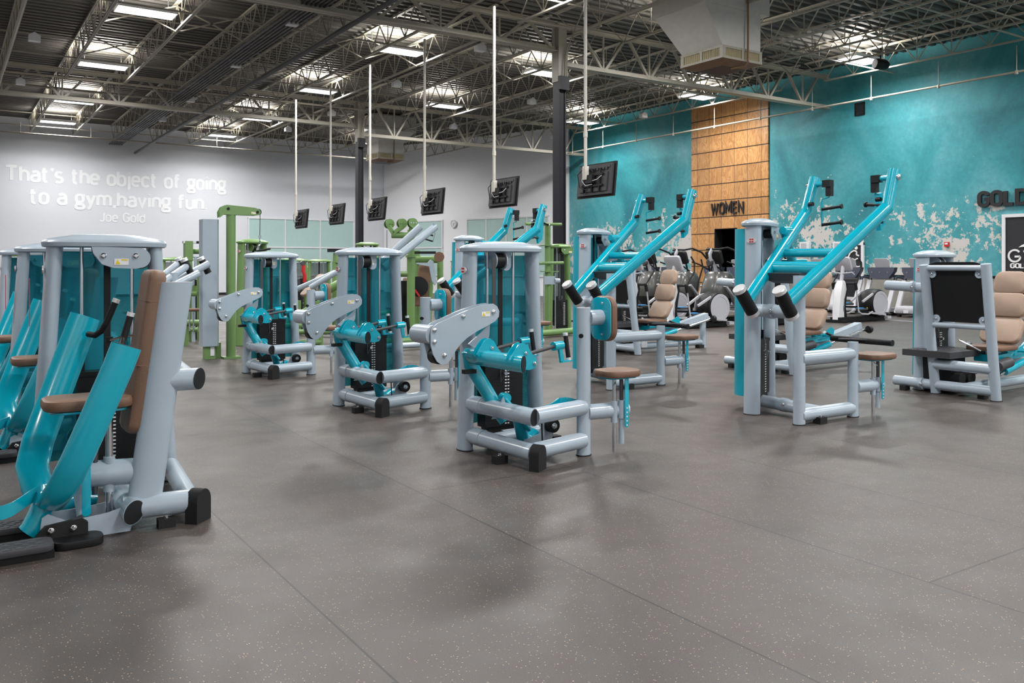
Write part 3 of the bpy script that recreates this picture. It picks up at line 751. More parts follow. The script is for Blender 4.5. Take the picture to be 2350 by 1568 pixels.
p = at(1973, 250, X=WX-.03); t = thing('wall_vent', 'small square black grille high on the teal wall', 'vent', p)
m = MB(); m.box(p+TY*.16, (.05, .03, .40)).box(p-TY*.16, (.05, .03, .40)).box(p+TZ*.19, (.05, .35, .03)).box(p-TZ*.19, (.05, .35, .03)); m.build('grille_frame', BLACK, t)
m = MB()
for k in range(9): m.box(p+TZ*(-.16+.04*k), (.03, .30, .018), ry=.5)
m.build('louvre', DGREY, t)
p = at(2021, 147, X=21.6); t = thing('ceiling_loudspeaker', 'dark cylindrical spotlight under the joists near the teal wall', 'loudspeaker', p)
MB().lathe(p-TX*.2+TY*.05, V((1, -.4, -.1)), [(.13, 0), (.15, .05), (.15, .3), (.1, .4)], n=20).build('speaker_body', BLACK, t); MB().bar(p+TZ*.1, p+TZ*.45, .03, .03).build('yoke', BLACK, t)  # black loudspeaker on a bracket, gives no light
for i, px in enumerate((1848, 1925)):
    p = at(px, 566, X=WX-.06); t = thing('wall_box', '%s white electrical box on the teal wall left of the cyclist poster' % ['left', 'right'][i], 'electrical box', p, 'white wall boxes')
    MB().box(p, (.12, .38, .32)).build('enclosure', WHITE, t); MB().box(p+V((-.065, .02, .02)), (.02, .2, .18)).build('cover', LGREY, t)

#PART2
# ------------------------------------------------------------------ weight stack tower shared by the machines
GUARDS = plain('teal_guard_sheet', (0, .28, .37), .35, coat=.2)
def tower(t, x, y, rot=0, W=.66, zt=1.57, paint=GREY, guard=GUARD, lean=.05, big=1.0, pulley='front', stack_h=.52, rods=(.22, .47), wide=.08, bulge=.125):
    M = Matrix.Translation((x, y, 0)) @ Matrix.Rotation(math.radians(rot), 4, 'Z')
    def mb(): return MB(M)
    for sx, x0 in ((1, 0), (-1, W)):
        m = mb(); m.tube((x0, 0, 0), (x0+sx*lean, 0, zt), .056, wide, up=(0, 1, 0), n=28, k=.88, k2=1); m.build('post', paint, t)
        mb().tube((x0, 0, 0), (x0, 0, .008), .060, wide+.004, up=(0, 1, 0), n=24).build('foot_pad', RUBBER, t)
    def ov(a, b, z, p=2.6, oy=0, n=48):
        r = []
        for i in range(n):
            q = 2*math.pi*i/n; c, s_ = math.cos(q), math.sin(q)
            r.append(V((W/2+math.copysign(abs(c)**(2/p), c)*a, oy+math.copysign(abs(s_)**(2/p), s_)*b, z)))
        return r
    A = W/2-lean+.075; B = .15
    m = mb(); m.ring([ov(A-.012, B-.012, zt-.006), ov(A, B, zt), ov(A+.004, B+.004, zt+.024), ov(A-.004, B-.004, zt+.036), ov(A-.03, B-.02, zt+.048), ov(A-.09, B-.05, zt+.060), ov(A*.55, B*.5, zt+.074), ov(A*.25, B*.25, zt+.079)]); m.build('top_cap', paint, t)
    # curved perforated guard at the back
    m = mb(); n = 16; vs = []
    for z, q in ((.17, 0), (zt-.03, lean*.8)):
        for i in range(n+1):
            a = math.pi*i/n; xx = W/2-math.cos(a)*(W/2-q+.0); yy = .045+math.sin(a)**.7*bulge
            vs.append((xx, yy, z))
    m.add(vs, [(i, i+1, n+2+i, n+1+i) for i in range(n)])
    m.add([(a_, b_-.004, c_) for a_, b_, c_ in vs], [(i, i+1, n+2+i, n+1+i) for i in range(n)]) if False else None
    m.build('guard', guard, t, sharp=1.2)
    for rx in rods:
        mb().tube((rx, .02, .12), (rx, .02, zt), .0125, n=12).build('guide_rod', CHROME, t)
    mx_ = sum(rods)/2; z0 = .16
    m = mb(); k = 0; z = z0
    while z < z0+stack_h: m.box((mx_, .02, z+.012), (.36, .12, .0247)); z += .025
    m.box((mx_, .02, z0-.03), (.3, .1, .05)); m.build('weight_stack', BLACK, t)
    m = mb().box((mx_, .02, z+.012), (.37, .13, .03)); m.box((rods[0], .02, z+.06), (.035, .035, .1)).box((rods[1], .02, z+.06), (.035, .035, .1)); st = m.build('top_plate', BLACK, t)
    m = mb(); z = z0+.02
    while z < z0+stack_h: m.box((mx_+.015, -.0405, z), (.016, .002, .009)).box((mx_+.04, -.0405, z), (.016, .002, .009)); z += .025
    m.build('weight_number', PRINTW, t)
    m = mb(); m.lathe((mx_-.02, -.04, z0+stack_h-.09), (0, -1, 0), [(.010, 0), (.010, .03), (.016, .035), (.016, .06)], n=12); pn = m.build('selector_pin', CHROME, t)
    mb().path([(mx_-.02, -.08, z0+stack_h-.09), (mx_-.05, -.07, z0+stack_h-.16), (mx_-.05, -.06, z0+stack_h-.02), (mx_-.03, -.04, z0+stack_h+.05)], .004, n=6).build('pin_cord', STEELD, t)
    mb().box((mx_, .02, (z0+stack_h+zt)/2+.03), (.042, .006, zt-z0-stack_h-.05)).build('lift_belt', BLACK, t)
    mb().box((mx_, .02, z0+stack_h+.09), (.05, .03, .07)).build('belt_clamp', STEELD, t)
    pz = zt-.075
    if pulley == 'front':
        px_ = mx_-.075
        m = mb().tube((px_-.035, -.06, pz), (px_+.035, -.06, pz), .062, n=28); m.build('pulley', BLACK, t)
        for s_ in (-1, 1):
            o_ = [(px_+s_*.048, -.06+.07*math.cos(a), pz+.07*math.sin(a)) for a in [math.pi*(.5+i/12) for i in range(13)]]+[(px_+s_*.048, .06, pz-.045), (px_+s_*.048, .06, pz+.07)]
            m = mb().plate(o_, (.008, 0, 0)); m.build('pulley_plate', paint, t)
        o_ = [(px_+.045, -.045, zt-.004), (px_+.045, -.045, pz-.03)]+[(px_+.09+.045*math.cos(a), -.045, pz-.035+.045*math.sin(a)) for a in [math.pi*(1+i/10) for i in range(11)]]+[(px_+.135, -.045, zt-.004)]
        mb().plate(o_, (0, .008, 0)).build('pulley_cover', paint, t)
        wl = mb().box((px_+.09, -.051, pz-.01), (.03, .002, .035)).build('warning_label', PRINTW, t); mb().box((px_+.09, -.0525, pz-.004), (.02, .002, .014)).build('warning_mark', YEL, wl)
        m = mb().lathe((px_+.052, -.06, pz), (1, 0, 0), [(.016, 0), (.016, .012), (.009, .018)], n=12); m.build('pulley_bolt', CHROME, t)
    elif pulley == 'side':
        m = mb(); o_ = [(W*.45, -.03, pz+.07), (W*.45, -.03, pz)]+[(W*.45+.10+.06*math.cos(a), -.03, pz-.01+.06*math.sin(a)) for a in [math.pi*(1.25+i/16) for i in range(5)]]+[(W+.07+.06*math.cos(a), -.03, pz+.02+.05*math.sin(a)) for a in [math.pi*(-.5+i/12) for i in range(13)]]
        for s_ in (-1, 1): m.plate([(a, b-.045+s_*.045, c) for a, b, c in o_], (0, .008, 0))
        m.build('pulley_plate', paint, t)
        mb().tube((W*.45+.05, -.11, pz), (W*.45+.05, -.04, pz), .045, n=20).build('pulley', BLACK, t)
        m = mb(); m.lathe((W*.45+.08, -.13, pz+.015), (0, -1, 0), [(.014, 0), (.014, .01), (.008, .014)], n=12); m.lathe((W+.06, -.13, pz+.015), (0, -1, 0), [(.014, 0), (.014, .01), (.008, .014)], n=12); m.build('pulley_bolt', CHROME, t)
        wl = mb().box((W*.45+.24, -.125, pz-.02), (.085, .002, .035)).build('warning_label', PRINTW, t); m = mb(); m.plate([(W*.45+.205, -.127, pz-.034), (W*.45+.235, -.127, pz-.034), (W*.45+.22, -.127, pz-.008)], (0, .002, 0)); m.box((W*.45+.262, -.127, pz-.007), (.035, .002, .008)); m.build('warning_mark', YEL, wl)
    # badge on the outer face of the near post
    m = mb(); R = [(.046*math.cos(2*math.pi*i/24), .026*math.sin(2*math.pi*i/24)) for i in range(24)]
    bx, by, bz = badge = (lean*.86-.020, -wide*.89, zt-.15)
    if False: fr = (V((math.cos(math.radians(-35)), math.sin(math.radians(-35)), 0)), V((-.56, -.83, 0))); bc = V((-.038+lean*.9, -.060, zt-.15))
    else: fr = (V((0, -1, 0)), V((-1, 0, 0))); bc = V((-.058+lean*.9, -.0, zt-.15))
    m.plate([bc+fr[0]*a+TZ*b for a, b in R], fr[1]*.008); bo = m.build('badge', ALU, t)
    m = mb()
    for a in (-.011, .011):
        for b in (-.012, .012): q = bc+fr[1]*.005+fr[0]*a+TZ*b; m.plate([q+fr[0]*i*.009+TZ*j*.007 for i, j in ((-1, -1), (1, -1), (1, 1), (-1, 1))], fr[1]*.003)
    m.build('badge_mark', RED, bo)
def bolt(t, p, ax, r=.014):
    return MB().lathe(p, ax, [(r*1.2, 0), (r*1.2, .003), (r, .004), (r, .012), (r*.6, .016)], n=14).build('bolt', CHROME, t)
def grip(t, p0, p1, r=.016, caps=(False, True), name='grip', rc=None):
    p0, p1 = V(p0), V(p1); d = (p1-p0).normalized(); rc = rc or r*1.12
    g = MB().tube(p0, p1, r, n=20).build(name, BLACK, t)
    for c, (a, b) in zip(caps, ((p0-d*rc*1.1, p0), (p1, p1+d*rc*1.1))):
        if c: MB().tube(a, b, rc, n=20).build('grip_cap', ALU, g)
    return g
def seat(t, c, U, hu, hw, drop=.5, name='seat', mat=None, rod_to=None, strap=True, th=.05):
    c = V(c); U = V(U).normalized(); W_ = TZ.cross(U)
    MB().pad(c, U, W_, hu, hw, th, rc=min(hu, hw)*.55, e=.014).build(name, mat or BROWN, t)
def sticker(t, c, U, N_, s=.09):
    c, U, N_ = V(c), V(U).normalized(), V(N_).normalized()
    p = MB().plate([c+U*a*s/2+TZ*b*s*.24 for a, b in ((-1, -1), (1, -1), (1, 1), (-1, 1))], N_*.002).build('warning_label', PRINTW, t)
    q = c+N_*.0015; m = MB().plate([q+U*s*a+TZ*s*b for a, b in ((-.44, -.18), (-.08, -.18), (-.26, .18))], N_*.002); m.plate([q+U*s*a+TZ*s*b for a, b in ((0, .1), (.45, .1), (.45, .2), (0, .2))], N_*.002); m.build('warning_mark', YEL, p)

# ------------------------------------------------------------------ A: reverse butterfly machine (three of them)
def seat_post(t, x, y, ztop, zbeam, x1, y1, paint=GREY):
    MB().tube((x, y, 0), (x, y, ztop), .046, .058, up=TX, n=24).build('front_post', paint, t)
    MB().tube((x, y, 0), (x, y, .008), .052, .064, up=TX, n=24).build('foot_pad', RUBBER, t)
def adj_seat(t, x, y, zb, zs, hu, hw, paint=GREY):
    # horizontal stub carrying two guide rods and a seat
    m = MB().tube((x-.02, y-.02, zb-.36), (x-.02, y-.02, zs-.02), .016, n=14); m.build('guide_rod', CHROME, t)
    m = MB().tube((x+.045, y-.03, .06), (x+.045, y-.03, zb), .022, n=14); m.build('gas_spring_sleeve', paint, t)
    MB().tube((x+.045, y-.03, zb), (x+.045, y-.03, zs-.02), .016, n=14).build('gas_spring', STEELD, t)
    m = MB().tube((x-.02, y-.02, zb-.09), (x-.02, y-.02, zb+.075), .026, n=16); m.tube((x+.045, y-.03, zb-.06), (x+.045, y-.03, zb+.08), .03, n=16); m.build('rod_bushing', paint, t)
    s_ = MB(); c = V((x+.06, y-.075, 0)); s_.pad(c+TZ*(zs-.21), TZ, TX, .20, .020, .007, rc=.019, e=.001); so = s_.build('height_scale', TEAL, t)
    m = MB()
    for k in range(5): m.box(c+V((0, -.005, zs-.39+.033*k)), (.010, .002, .012))
    m.build('scale_number', PRINTW, so)
    MB().pad((x+.03, y, zs-.022), TX, TY, hu*.8, hw*.7, .012, rc=.04, e=.002).build('seat_plate', TEAL, t)
    MB().pad((x+.03, y, zs+.012), TX, TY, hu, hw, .055, rc=min(hu, hw)*.6, e=.016).build('seat', BROWN, t)
    MB().path([(x-.02, y-.03, zs-.05), (x-.08, y-.10, zs-.055), (x-.12, y-.13, zs-.06)], .006, n=8).build('seat_lever', CHROME, t)
def machineA():
    ref = V((3.42, 5.82, 0))
    t = thing('rear_delt_machine', 'nearest grey and teal weight machine with curved side plates in the floor centre', 'exercise machine', ref, 'grey and teal machines in the middle row')
    tower(t, 3.42, 5.82, 0, W=.69, zt=1.565)
    # base frame
    ex = V((.5, -.86, 0))
    m = MB().tube((3.45, 5.76, .12), (3.50, 4.98, .115), .062, n=28); m.build('base_beam', GREY, t)
    m = MB().tube((3.45, 5.76, .37), (3.50, 4.98, .37), .062, n=28, n1=ex); m.build('frame_beam', GREY, t)
    MB().tube((3.501, 4.979, .37), (3.5012, 4.974, .37), .059, n=28, n0=ex, n1=ex).build('beam_plug', BLACK, t)
    for z in (.12, .37):
        m = MB(); m.tube((3.455, 5.70, z), (3.461, 5.60, z), .066, n=26); m.build('clamp_flange', GREY, t); bolt(t, (3.53, 5.60, z-.01), TX)
        m = MB().tube((3.52, 5.02, z), (4.06, 5.14, z), .060, n=28); m.build('cross_beam', GREY, t)
    # rounded rubber foot at the corner
    m = MB(); O_ = [(math.cos(a)*.066, .115+math.sin(a)*.066) for a in [math.pi*i/14 for i in range(15)]]+[(-.068, 0), (.068, 0)]
    m.plate([V((3.512, 4.955, b))+V((.86, .5, 0))*a for a, b in O_], V((.5, -.86, 0))*.075); m.build('corner_foot', RUBBER, t)
    m = MB().box((3.40, 5.28, .03), (.10, .07, .055)); m.build('levelling_foot', RUBBER, t); bolt(t, (3.40, 5.28, .057), TZ)
    MB().box((4.18, 5.66, .03), (.08, .08, .055)).build('levelling_foot', RUBBER, t)
    # front post, chest pad, seat
    seat_post(t, 4.08, 5.15, 1.125, .32, 4.5, 5.15)
    MB().tube((4.08, 5.15, 1.125), (4.08, 5.15, 1.129), .047, .059, up=TX, n=24).build('post_cap', LGREY, t)
    MB().tube((4.12, 5.15, 1.05), (4.245, 5.15, 1.05), .06, n=26).build('pad_arm', GREY, t)
    MB().pad((4.25, 5.15, 1.04), TY, TZ, .12, .165, .010, rc=.075, e=.002).build('pad_plate', TEAL, t)
    MB().pad((4.287, 5.15, 1.04), TY, TZ, .128, .175, .062, rc=.085, e=.02).build('chest_pad', BROWN, t)
    for z in (.92, 1.16): bolt(t, (4.243, 5.12, z), -TX, .008)
    MB().lathe((4.03, 5.10, .92), V((-1, -.6, 0)), [(.007, 0), (.007, .02), (.017, .025), (.017, .04)], n=14).build('lock_knob', BLACK, t)
    MB().tube((4.10, 5.15, .325), (4.50, 5.15, .315), .06, n=28).build('seat_beam', GREY, t)
    adj_seat(t, 4.37, 5.13, .32, .60, .165, .135)
    # curved side plates with a stub on the left
    Y0 = 5.52
    pix = [(992, 752), (1003, 743), (1030, 731), (1060, 717), (1090, 706), (1118, 698), (1131, 697), (1140, 703), (1145, 714), (1144, 727), (1136, 737), (1118, 748), (1095, 760), (1072, 775), (1055, 791), (1043, 808), (1033, 826), (1024, 836), (1013, 838), (1002, 830), (994, 815), (988, 792), (988, 765)]
    P_ = [at(a, b, Y=Y0) for a, b in pix]
    for dy in (0, .10):
        m = MB().plate([p+V((0, dy, 0)) for p in P_], (0, .011, 0)); m.build('side_plate', GREY, t)
    for a, b in ((996, 758), (996, 785), (1062, 726), (1131, 716), (1019, 816)): bolt(t, at(a, b, Y=Y0)+V((0, -.006, 0)), -TY)
    m = MB(); q = at(1131, 716, Y=Y0); m.tube(q, q+V((0, .1, 0)), .045, n=22); q = at(1010, 818, Y=Y0); m.tube(q+V((0, .01, 0)), q+V((0, .09, 0)), .060, n=26); m.build('plate_pulley', BLACK, t)
    q = at(993, 770, Y=Y0); m = MB().tube(q+V((.02, .02, 0)), q+V((.0, .25, 0)), .070, n=28, n1=None); m.build('plate_arm', GREY, t)
    m = MB().tube(q+V((.0, .21, 0)), V((3.46, 5.84, q.z)), .05, n=24); m.build('plate_arm_link', GREY, t)
    c = at(1114, 721, Y=Y0)
    sticker(t, c+V((0, -.007, 0)), TX, -TY, .075)
    mb_ = MB().box((3.565, 5.62, 1.325), (.034, .006, .37)); mb_.build('drive_belt', DGREY, t)
    m = MB().path([(3.42, 5.6, .96), (3.6, 5.58, .87), (3.66, 5.56, .95), (3.5, 5.58, 1.08)], .0, n=6) if False else None
    m = MB().plate([at(a, b, Y=5.6) for a, b in ((1074, 790), (1105, 762), (1124, 742), (1122, 772), (1112, 790), (1090, 800))], (0, .01, 0)); m.build('inner_plate', GREY, t)
    # teal swing arm
    e0, e1 = V((3.33, 5.58, .765)), V((3.31, 4.84, .775))
    m = MB().tube(e1, e0, .052, .060, n=30, n0=V((-.62, .78, 0)), n1=V((0, .75, -.66))); m.build('swing_arm', TEAL, t)
    MB().tube(e1+V((.001, -.004, 0)), e1+V((0, -.0002, 0)), .050, .058, n=30, n0=V((-.62, .78, 0)), n1=V((-.62, .78, 0))).build('arm_plug', BLACK, t)
    m = MB().path([(3.325, 5.60, .80), (3.34, 5.60, .70), (3.52, 5.50, .36), (3.57, 5.46, .27)], .056, .045, n=24); m.build('swing_arm_lower', TEAL, t)
    m = MB().tube((3.53, 5.42, .45), (3.72, 5.36, .20), .036, .02, n=18); m.lathe((3.535, 5.42, .45), -TY, [(.04, -.03), (.04, .03)], n=20).lathe((3.60, 5.40, .36), -TY, [(.042, -.03), (.042, .03)], n=20).lathe((3.66, 5.36, .28), -TY, [(.03, -.03), (.03, .03)], n=20); m.build('linkage', TEAL, t)
    MB().lathe((3.50, 5.40, .39), -TY, [(.035, -.03), (.035, .03)], n=18).build('bump_stop', RUBBER, t)
    m = MB().path([(3.66, 5.42, .27), (3.72, 5.45, .12), (3.80, 5.5, .10), (3.88, 5.52, .14)], .05, .035, n=18); m.build('pivot_fork', TEAL, t)
    m = MB().plate([(3.42, 5.42, .30), (3.47, 5.42, .30), (3.50, 5.36, .40), (3.47, 5.34, .47)], (.012, 0, 0)); m.build('stop_bracket', GREY, t)
    # brackets, rods, cranked handles
    for yb, nm in ((5.42, 0), (4.98, 1)):
        for dy in (0, .06):
            R_ = [(-.05, .80), (-.02, .85), (.02, .90), (.06, .915), (.10, .89), (.13, .84), (.17, .80), (.18, .765), (.16, .73), (.11, .72), (.06, .73), (.0, .75)]
            m = MB().plate([V((3.30+a, yb-dy, b)) for a, b in R_], (0, .008, 0)); m.build('pivot_bracket', TEAL, t)
        bolt(t, (3.38, yb-.066, .84), -TY, .011); bolt(t, (3.455, yb-.066, .765), -TY, .011)
        h0 = V((3.43, yb-.03, .83)); h1 = h0+V((.26, .05, .035))
        MB().tube(h0, h1, .014, n=14).build('handle_rod', DGREY, t)
        m = MB().lathe(h1-V((.01, 0, 0)), V((1, .15, .05)), [(.032, 0), (.032, .09)], n=20); m.bar(h1+V((.05, .0, -.01)), h1+V((.07, .0, -.12)), .03, .022, up=TY).bar(h1+V((.06, .0, -.115)), h1+V((.17, .02, -.112)), .035, .012, up=TZ); m.build('handle_bracket', TEAL, t)
        grip(t, h1+V((.14, .015, -.09)), h1+V((.125, .03, .07)), .017, (True, True))
    # low teal pedal band
    pts = [(3.62, 5.30, .33), (3.70, 5.22, .35), (3.82, 5.22, .37), (3.93, 5.26, .40), (4.00, 5.26, .40), (4.06, 5.20, .38)]
    m = MB()
    for a, b in zip(pts[:-1], pts[1:]): m.bar(a, b, .012, .075, up=TZ)
    m.build('foot_lever', TEAL, t); MB().tube((4.05, 5.21, .385), (4.12, 5.13, .365), .018, n=14).build('lever_grip', BLACK, t)
    # floor level roller and brackets
    m = MB().tube((3.50, 5.62, .10), (4.06, 5.74, .10), .045, n=22); m.build('rear_beam', GREY, t)
    m = MB().plate([(3.68, 5.40, .03), (3.98, 5.45, .03), (4.02, 5.46, .14), (3.97, 5.45, .25), (3.90, 5.44, .22), (3.86, 5.43, .14), (3.70, 5.40, .12)], (0, .012, 0)); m.build('roller_bracket', GREY, t)
    MB().tube((3.97, 5.38, .20), (3.97, 5.44, .20), .055, n=26).build('roller', RUBBER, t); bolt(t, (3.97, 5.38, .20), -TY, .02)
    MB().box((3.66, 5.74, .07), (.14, .1, .12)).build('bottom_stop', BLACK, t)
    MB().tube((3.72, 5.2, .30), (3.73, 5.2, .08), .006, n=8).build('cable', BLACK, t)
    # floor frame from tower bottom
    m = MB().tube((3.42, 5.82, .1), (4.11, 5.82, .1), .04, n=18); m.build('tower_beam', GREY, t)
    # adjuster clamp seen under the plates
    MB().box((3.27, 5.50, .66), (.10, .05, .03)).build('range_adjuster', BLACK, t)
    return t
a0 = machineA()
copy_tree(a0, 'middle one of the three machines with curved side plates in the centre row', off=(0, 2.58, 0))
copy_tree(a0, 'farthest grey and teal machine with curved side plates, beside the tall green pulley post', off=(0, 5.83, 0))

# ------------------------------------------------------------------ B: overhead lever machine (three of them)
def machineB():
    ref = V((6.5, 5.59, 0))
    t = thing('overhead_lever_machine', 'nearest machine with long teal overhead levers, right of centre', 'exercise machine', ref, 'machines with teal overhead levers')
    t['badge_side'] = 'side'
    tower(t, 6.57, 5.66, 26, W=.62, zt=1.845, pulley='side', stack_h=.52, bulge=.19, guard=GUARDS)
    MB().box((6.44, 5.78, .78), (.02, .14, 1.5), rz=math.radians(26)).build('label_strip', TEAL, t) if False else None
    cut = 1
    # base
    MB().tube((6.83, 5.80, .10), (6.80, 5.06, .085), .060, n=26).build('base_beam', GREY, t)
    MB().tube((6.82, 5.50, .095), (6.82, 5.44, .095), .068, n=26).build('clamp_flange', GREY, t); bolt(t, (6.755, 5.44, .11), V((-.6, -.8, 0)))
    for z, r in ((.085, .06), (.605, .062)): MB().tube((6.50, 5.05, z), (7.25, 5.04, z), r, n=28).build('cross_beam', GREY, t)
    MB().tube((6.55, 5.62, 1.02), (6.50, 5.10, 1.02), .062, n=26).build('upper_beam', GREY, t)
    MB().tube((6.515, 5.40, 1.02), (6.512, 5.34, 1.02), .070, n=26).build('clamp_flange', GREY, t); bolt(t, (6.45, 5.34, 1.03), V((-.6, -.8, 0)))
    MB().tube((6.50, 5.05, 0), (6.50, 5.05, 1.36), .050, .060, up=TX, n=26).build('pivot_post', GREY, t)
    MB().tube((6.50, 5.05, 0), (6.50, 5.05, .008), .056, .066, up=TX, n=26).build('foot_pad', RUBBER, t)
    MB().box((6.72, 4.99, .03), (.1, .08, .06)).build('levelling_foot', RUBBER, t); bolt(t, (6.72, 4.99, .06), TZ)
    MB().tube((7.27, 5.03, 0), (7.27, 5.03, .72), .046, .056, up=TX, n=24).build('seat_post', GREY, t)
    MB().tube((7.27, 5.03, 0), (7.27, 5.03, .008), .052, .062, up=TX, n=24).build('foot_pad', RUBBER, t)
    # thigh roller
    MB().bar((7.29, 5.2, .735), (7.42, 4.9, .74), .05, .012).build('roller_bracket', DGREY, t)
    MB().tube((7.40, 5.36, .725), (7.40, 4.70, .725), .030, n=22).build('thigh_roller', BLACK, t)
    MB().tube((7.30, 5.03, .285), (7.70, 5.03, .28), .060, n=26).build('seat_beam', GREY, t)
    adj_seat(t, 7.58, 5.03, .28, .555, .20, .155)
    # pivot housing under the lower cross tube
    m = MB(); m.plate([(6.56, 5.30, 1.38), (6.60, 5.30, 1.31), (6.72, 5.30, 1.28), (6.84, 5.30, 1.34), (6.84, 5.30, 1.39)], (0, .40, 0)); m.build('pivot_housing', DGREY, t)
    MB().tube((6.50, 5.02, 1.30), (6.75, 5.10, 1.33), .05, n=20).build('pivot_arm', GREY, t)
    # levers: lower end, bend, top
    for sg, nm in ((1, 'far'), (-1, 'near')):
        yc = 5.225
        L0 = V((6.26, yc+sg*.225, 1.115)); L1 = V((7.42, yc+sg*.455, 2.0)); L2 = V((7.55, yc+sg*.445, 2.36))
        d1, d2 = (L1-L0).normalized(), (L2-L1).normalized(); nb = (d1+d2)
        MB().tube(L0, L1, .052, .066, up=TZ, n=28, n1=nb).build('lever', TEAL, t)
        m = MB().tube(L1, L2, .052, .060, up=(-1, 0, 0), n=28, n0=nb); m.build('lever_top', TEAL, t)
        # counter roller across the low end
        rd = V((-.62, sg*.02, .79)).normalized(); c = L0+V((-.01, 0, 0))
        b = MB().tube(c-rd*.125, c+rd*.125, .060, n=28).build('roller', BLACK, t)
        for s_ in (-1, 1): MB().lathe(c+rd*s_*.125, rd*s_, [(.062, 0), (.062, .035), (.056, .040), (.02, .040)], n=28).build('roller_cap', ALU, b)
        # top joint
        hub = V(L2)-V((.02, 0, .07))
        MB().lathe(hub+V((0, sg*.045, 0)), V((0, sg, 0)), [(.030, 0), (.030, .02), (.018, .03), (.018, .04)], n=18).build('hub_bolt', CHROME, t)
        MB().tube(hub, hub-V((0, sg*.13, 0)), .028, n=16).build('hub_arm', TEAL, t)
        q = hub-V((0, sg*.17, .0)); m = MB().box(q, (.07, .09, .07)).box(q-V((0, sg*.02, .08)), (.05, .06, .1)); m.build('swivel_block', BLACK, t)
        q = q-V((0, sg*.02, .14))
        m = MB(); pts = [q, q+V((0, sg*.09, -.02)), q+V((0, sg*.09, -.30))]
        m.path(pts, .007, n=8); m.build('handle_bracket', TEAL, t)
        if sg < 0: MB().plate([q+V((0, -.02, .0)), q+V((.13, -.02, .02)), q+V((.10, -.02, -.30)), q+V((.03, -.02, -.36)), q+V((0, -.02, -.2))], (0, .05, 0)).build('handle_plate', TEAL, t)
        for dz in (-.12, -.28):
            g0 = q+V((0, sg*.09, dz)); g1 = g0+V((.03, -sg*.20, .02))
            MB().tube(g0, g1, .016, n=14).build('grip', BLACK, t)
            MB().lathe(g1, g1-g0, [(.026, 0), (.026, .015)], n=16).build('grip_flange', BLACK, t)
        MB().lathe(L1+V((-.02, -sg*.05, .08)), V((0, -sg, 0)), [(.02, 0), (.022, .05)], n=14).build('bump_stop', BLACK, t)
    MB().tube((6.90, 4.89, 1.57), (6.90, 5.56, 1.575), .036, .042, n=24).build('cross_tube', TEAL, t)
    MB().tube((6.70, 4.92, 1.425), (6.70, 5.53, 1.43), .052, .062, n=26).build('cross_tube', TEAL, t)
    # rear counter arm
    m = MB().path([(6.95, 5.60, 1.80), (7.10, 5.62, 1.80)], .04, n=16).path([(6.98, 5.6, 1.80), (7.25, 5.72, 1.50)], .045, .05, n=18).path([(7.17, 5.82, 1.49), (7.33, 5.60, 1.49)], .028, n=14); m.build('counter_arm', TEAL, t)
    MB().path([(7.15, 5.85, 1.49), (7.05, 5.9, 1.50)], .02, n=10).build('counter_bolt', BLACK, t)
    return t
b0 = machineB()
copy_tree(b0, 'middle machine with teal overhead levers, in front of the elliptical trainers', off=(0, 2.64, 0))
copy_tree(b0, 'farthest machine with teal overhead levers, partly behind the nearest curved plate machine', off=(0, 5.72, 0))

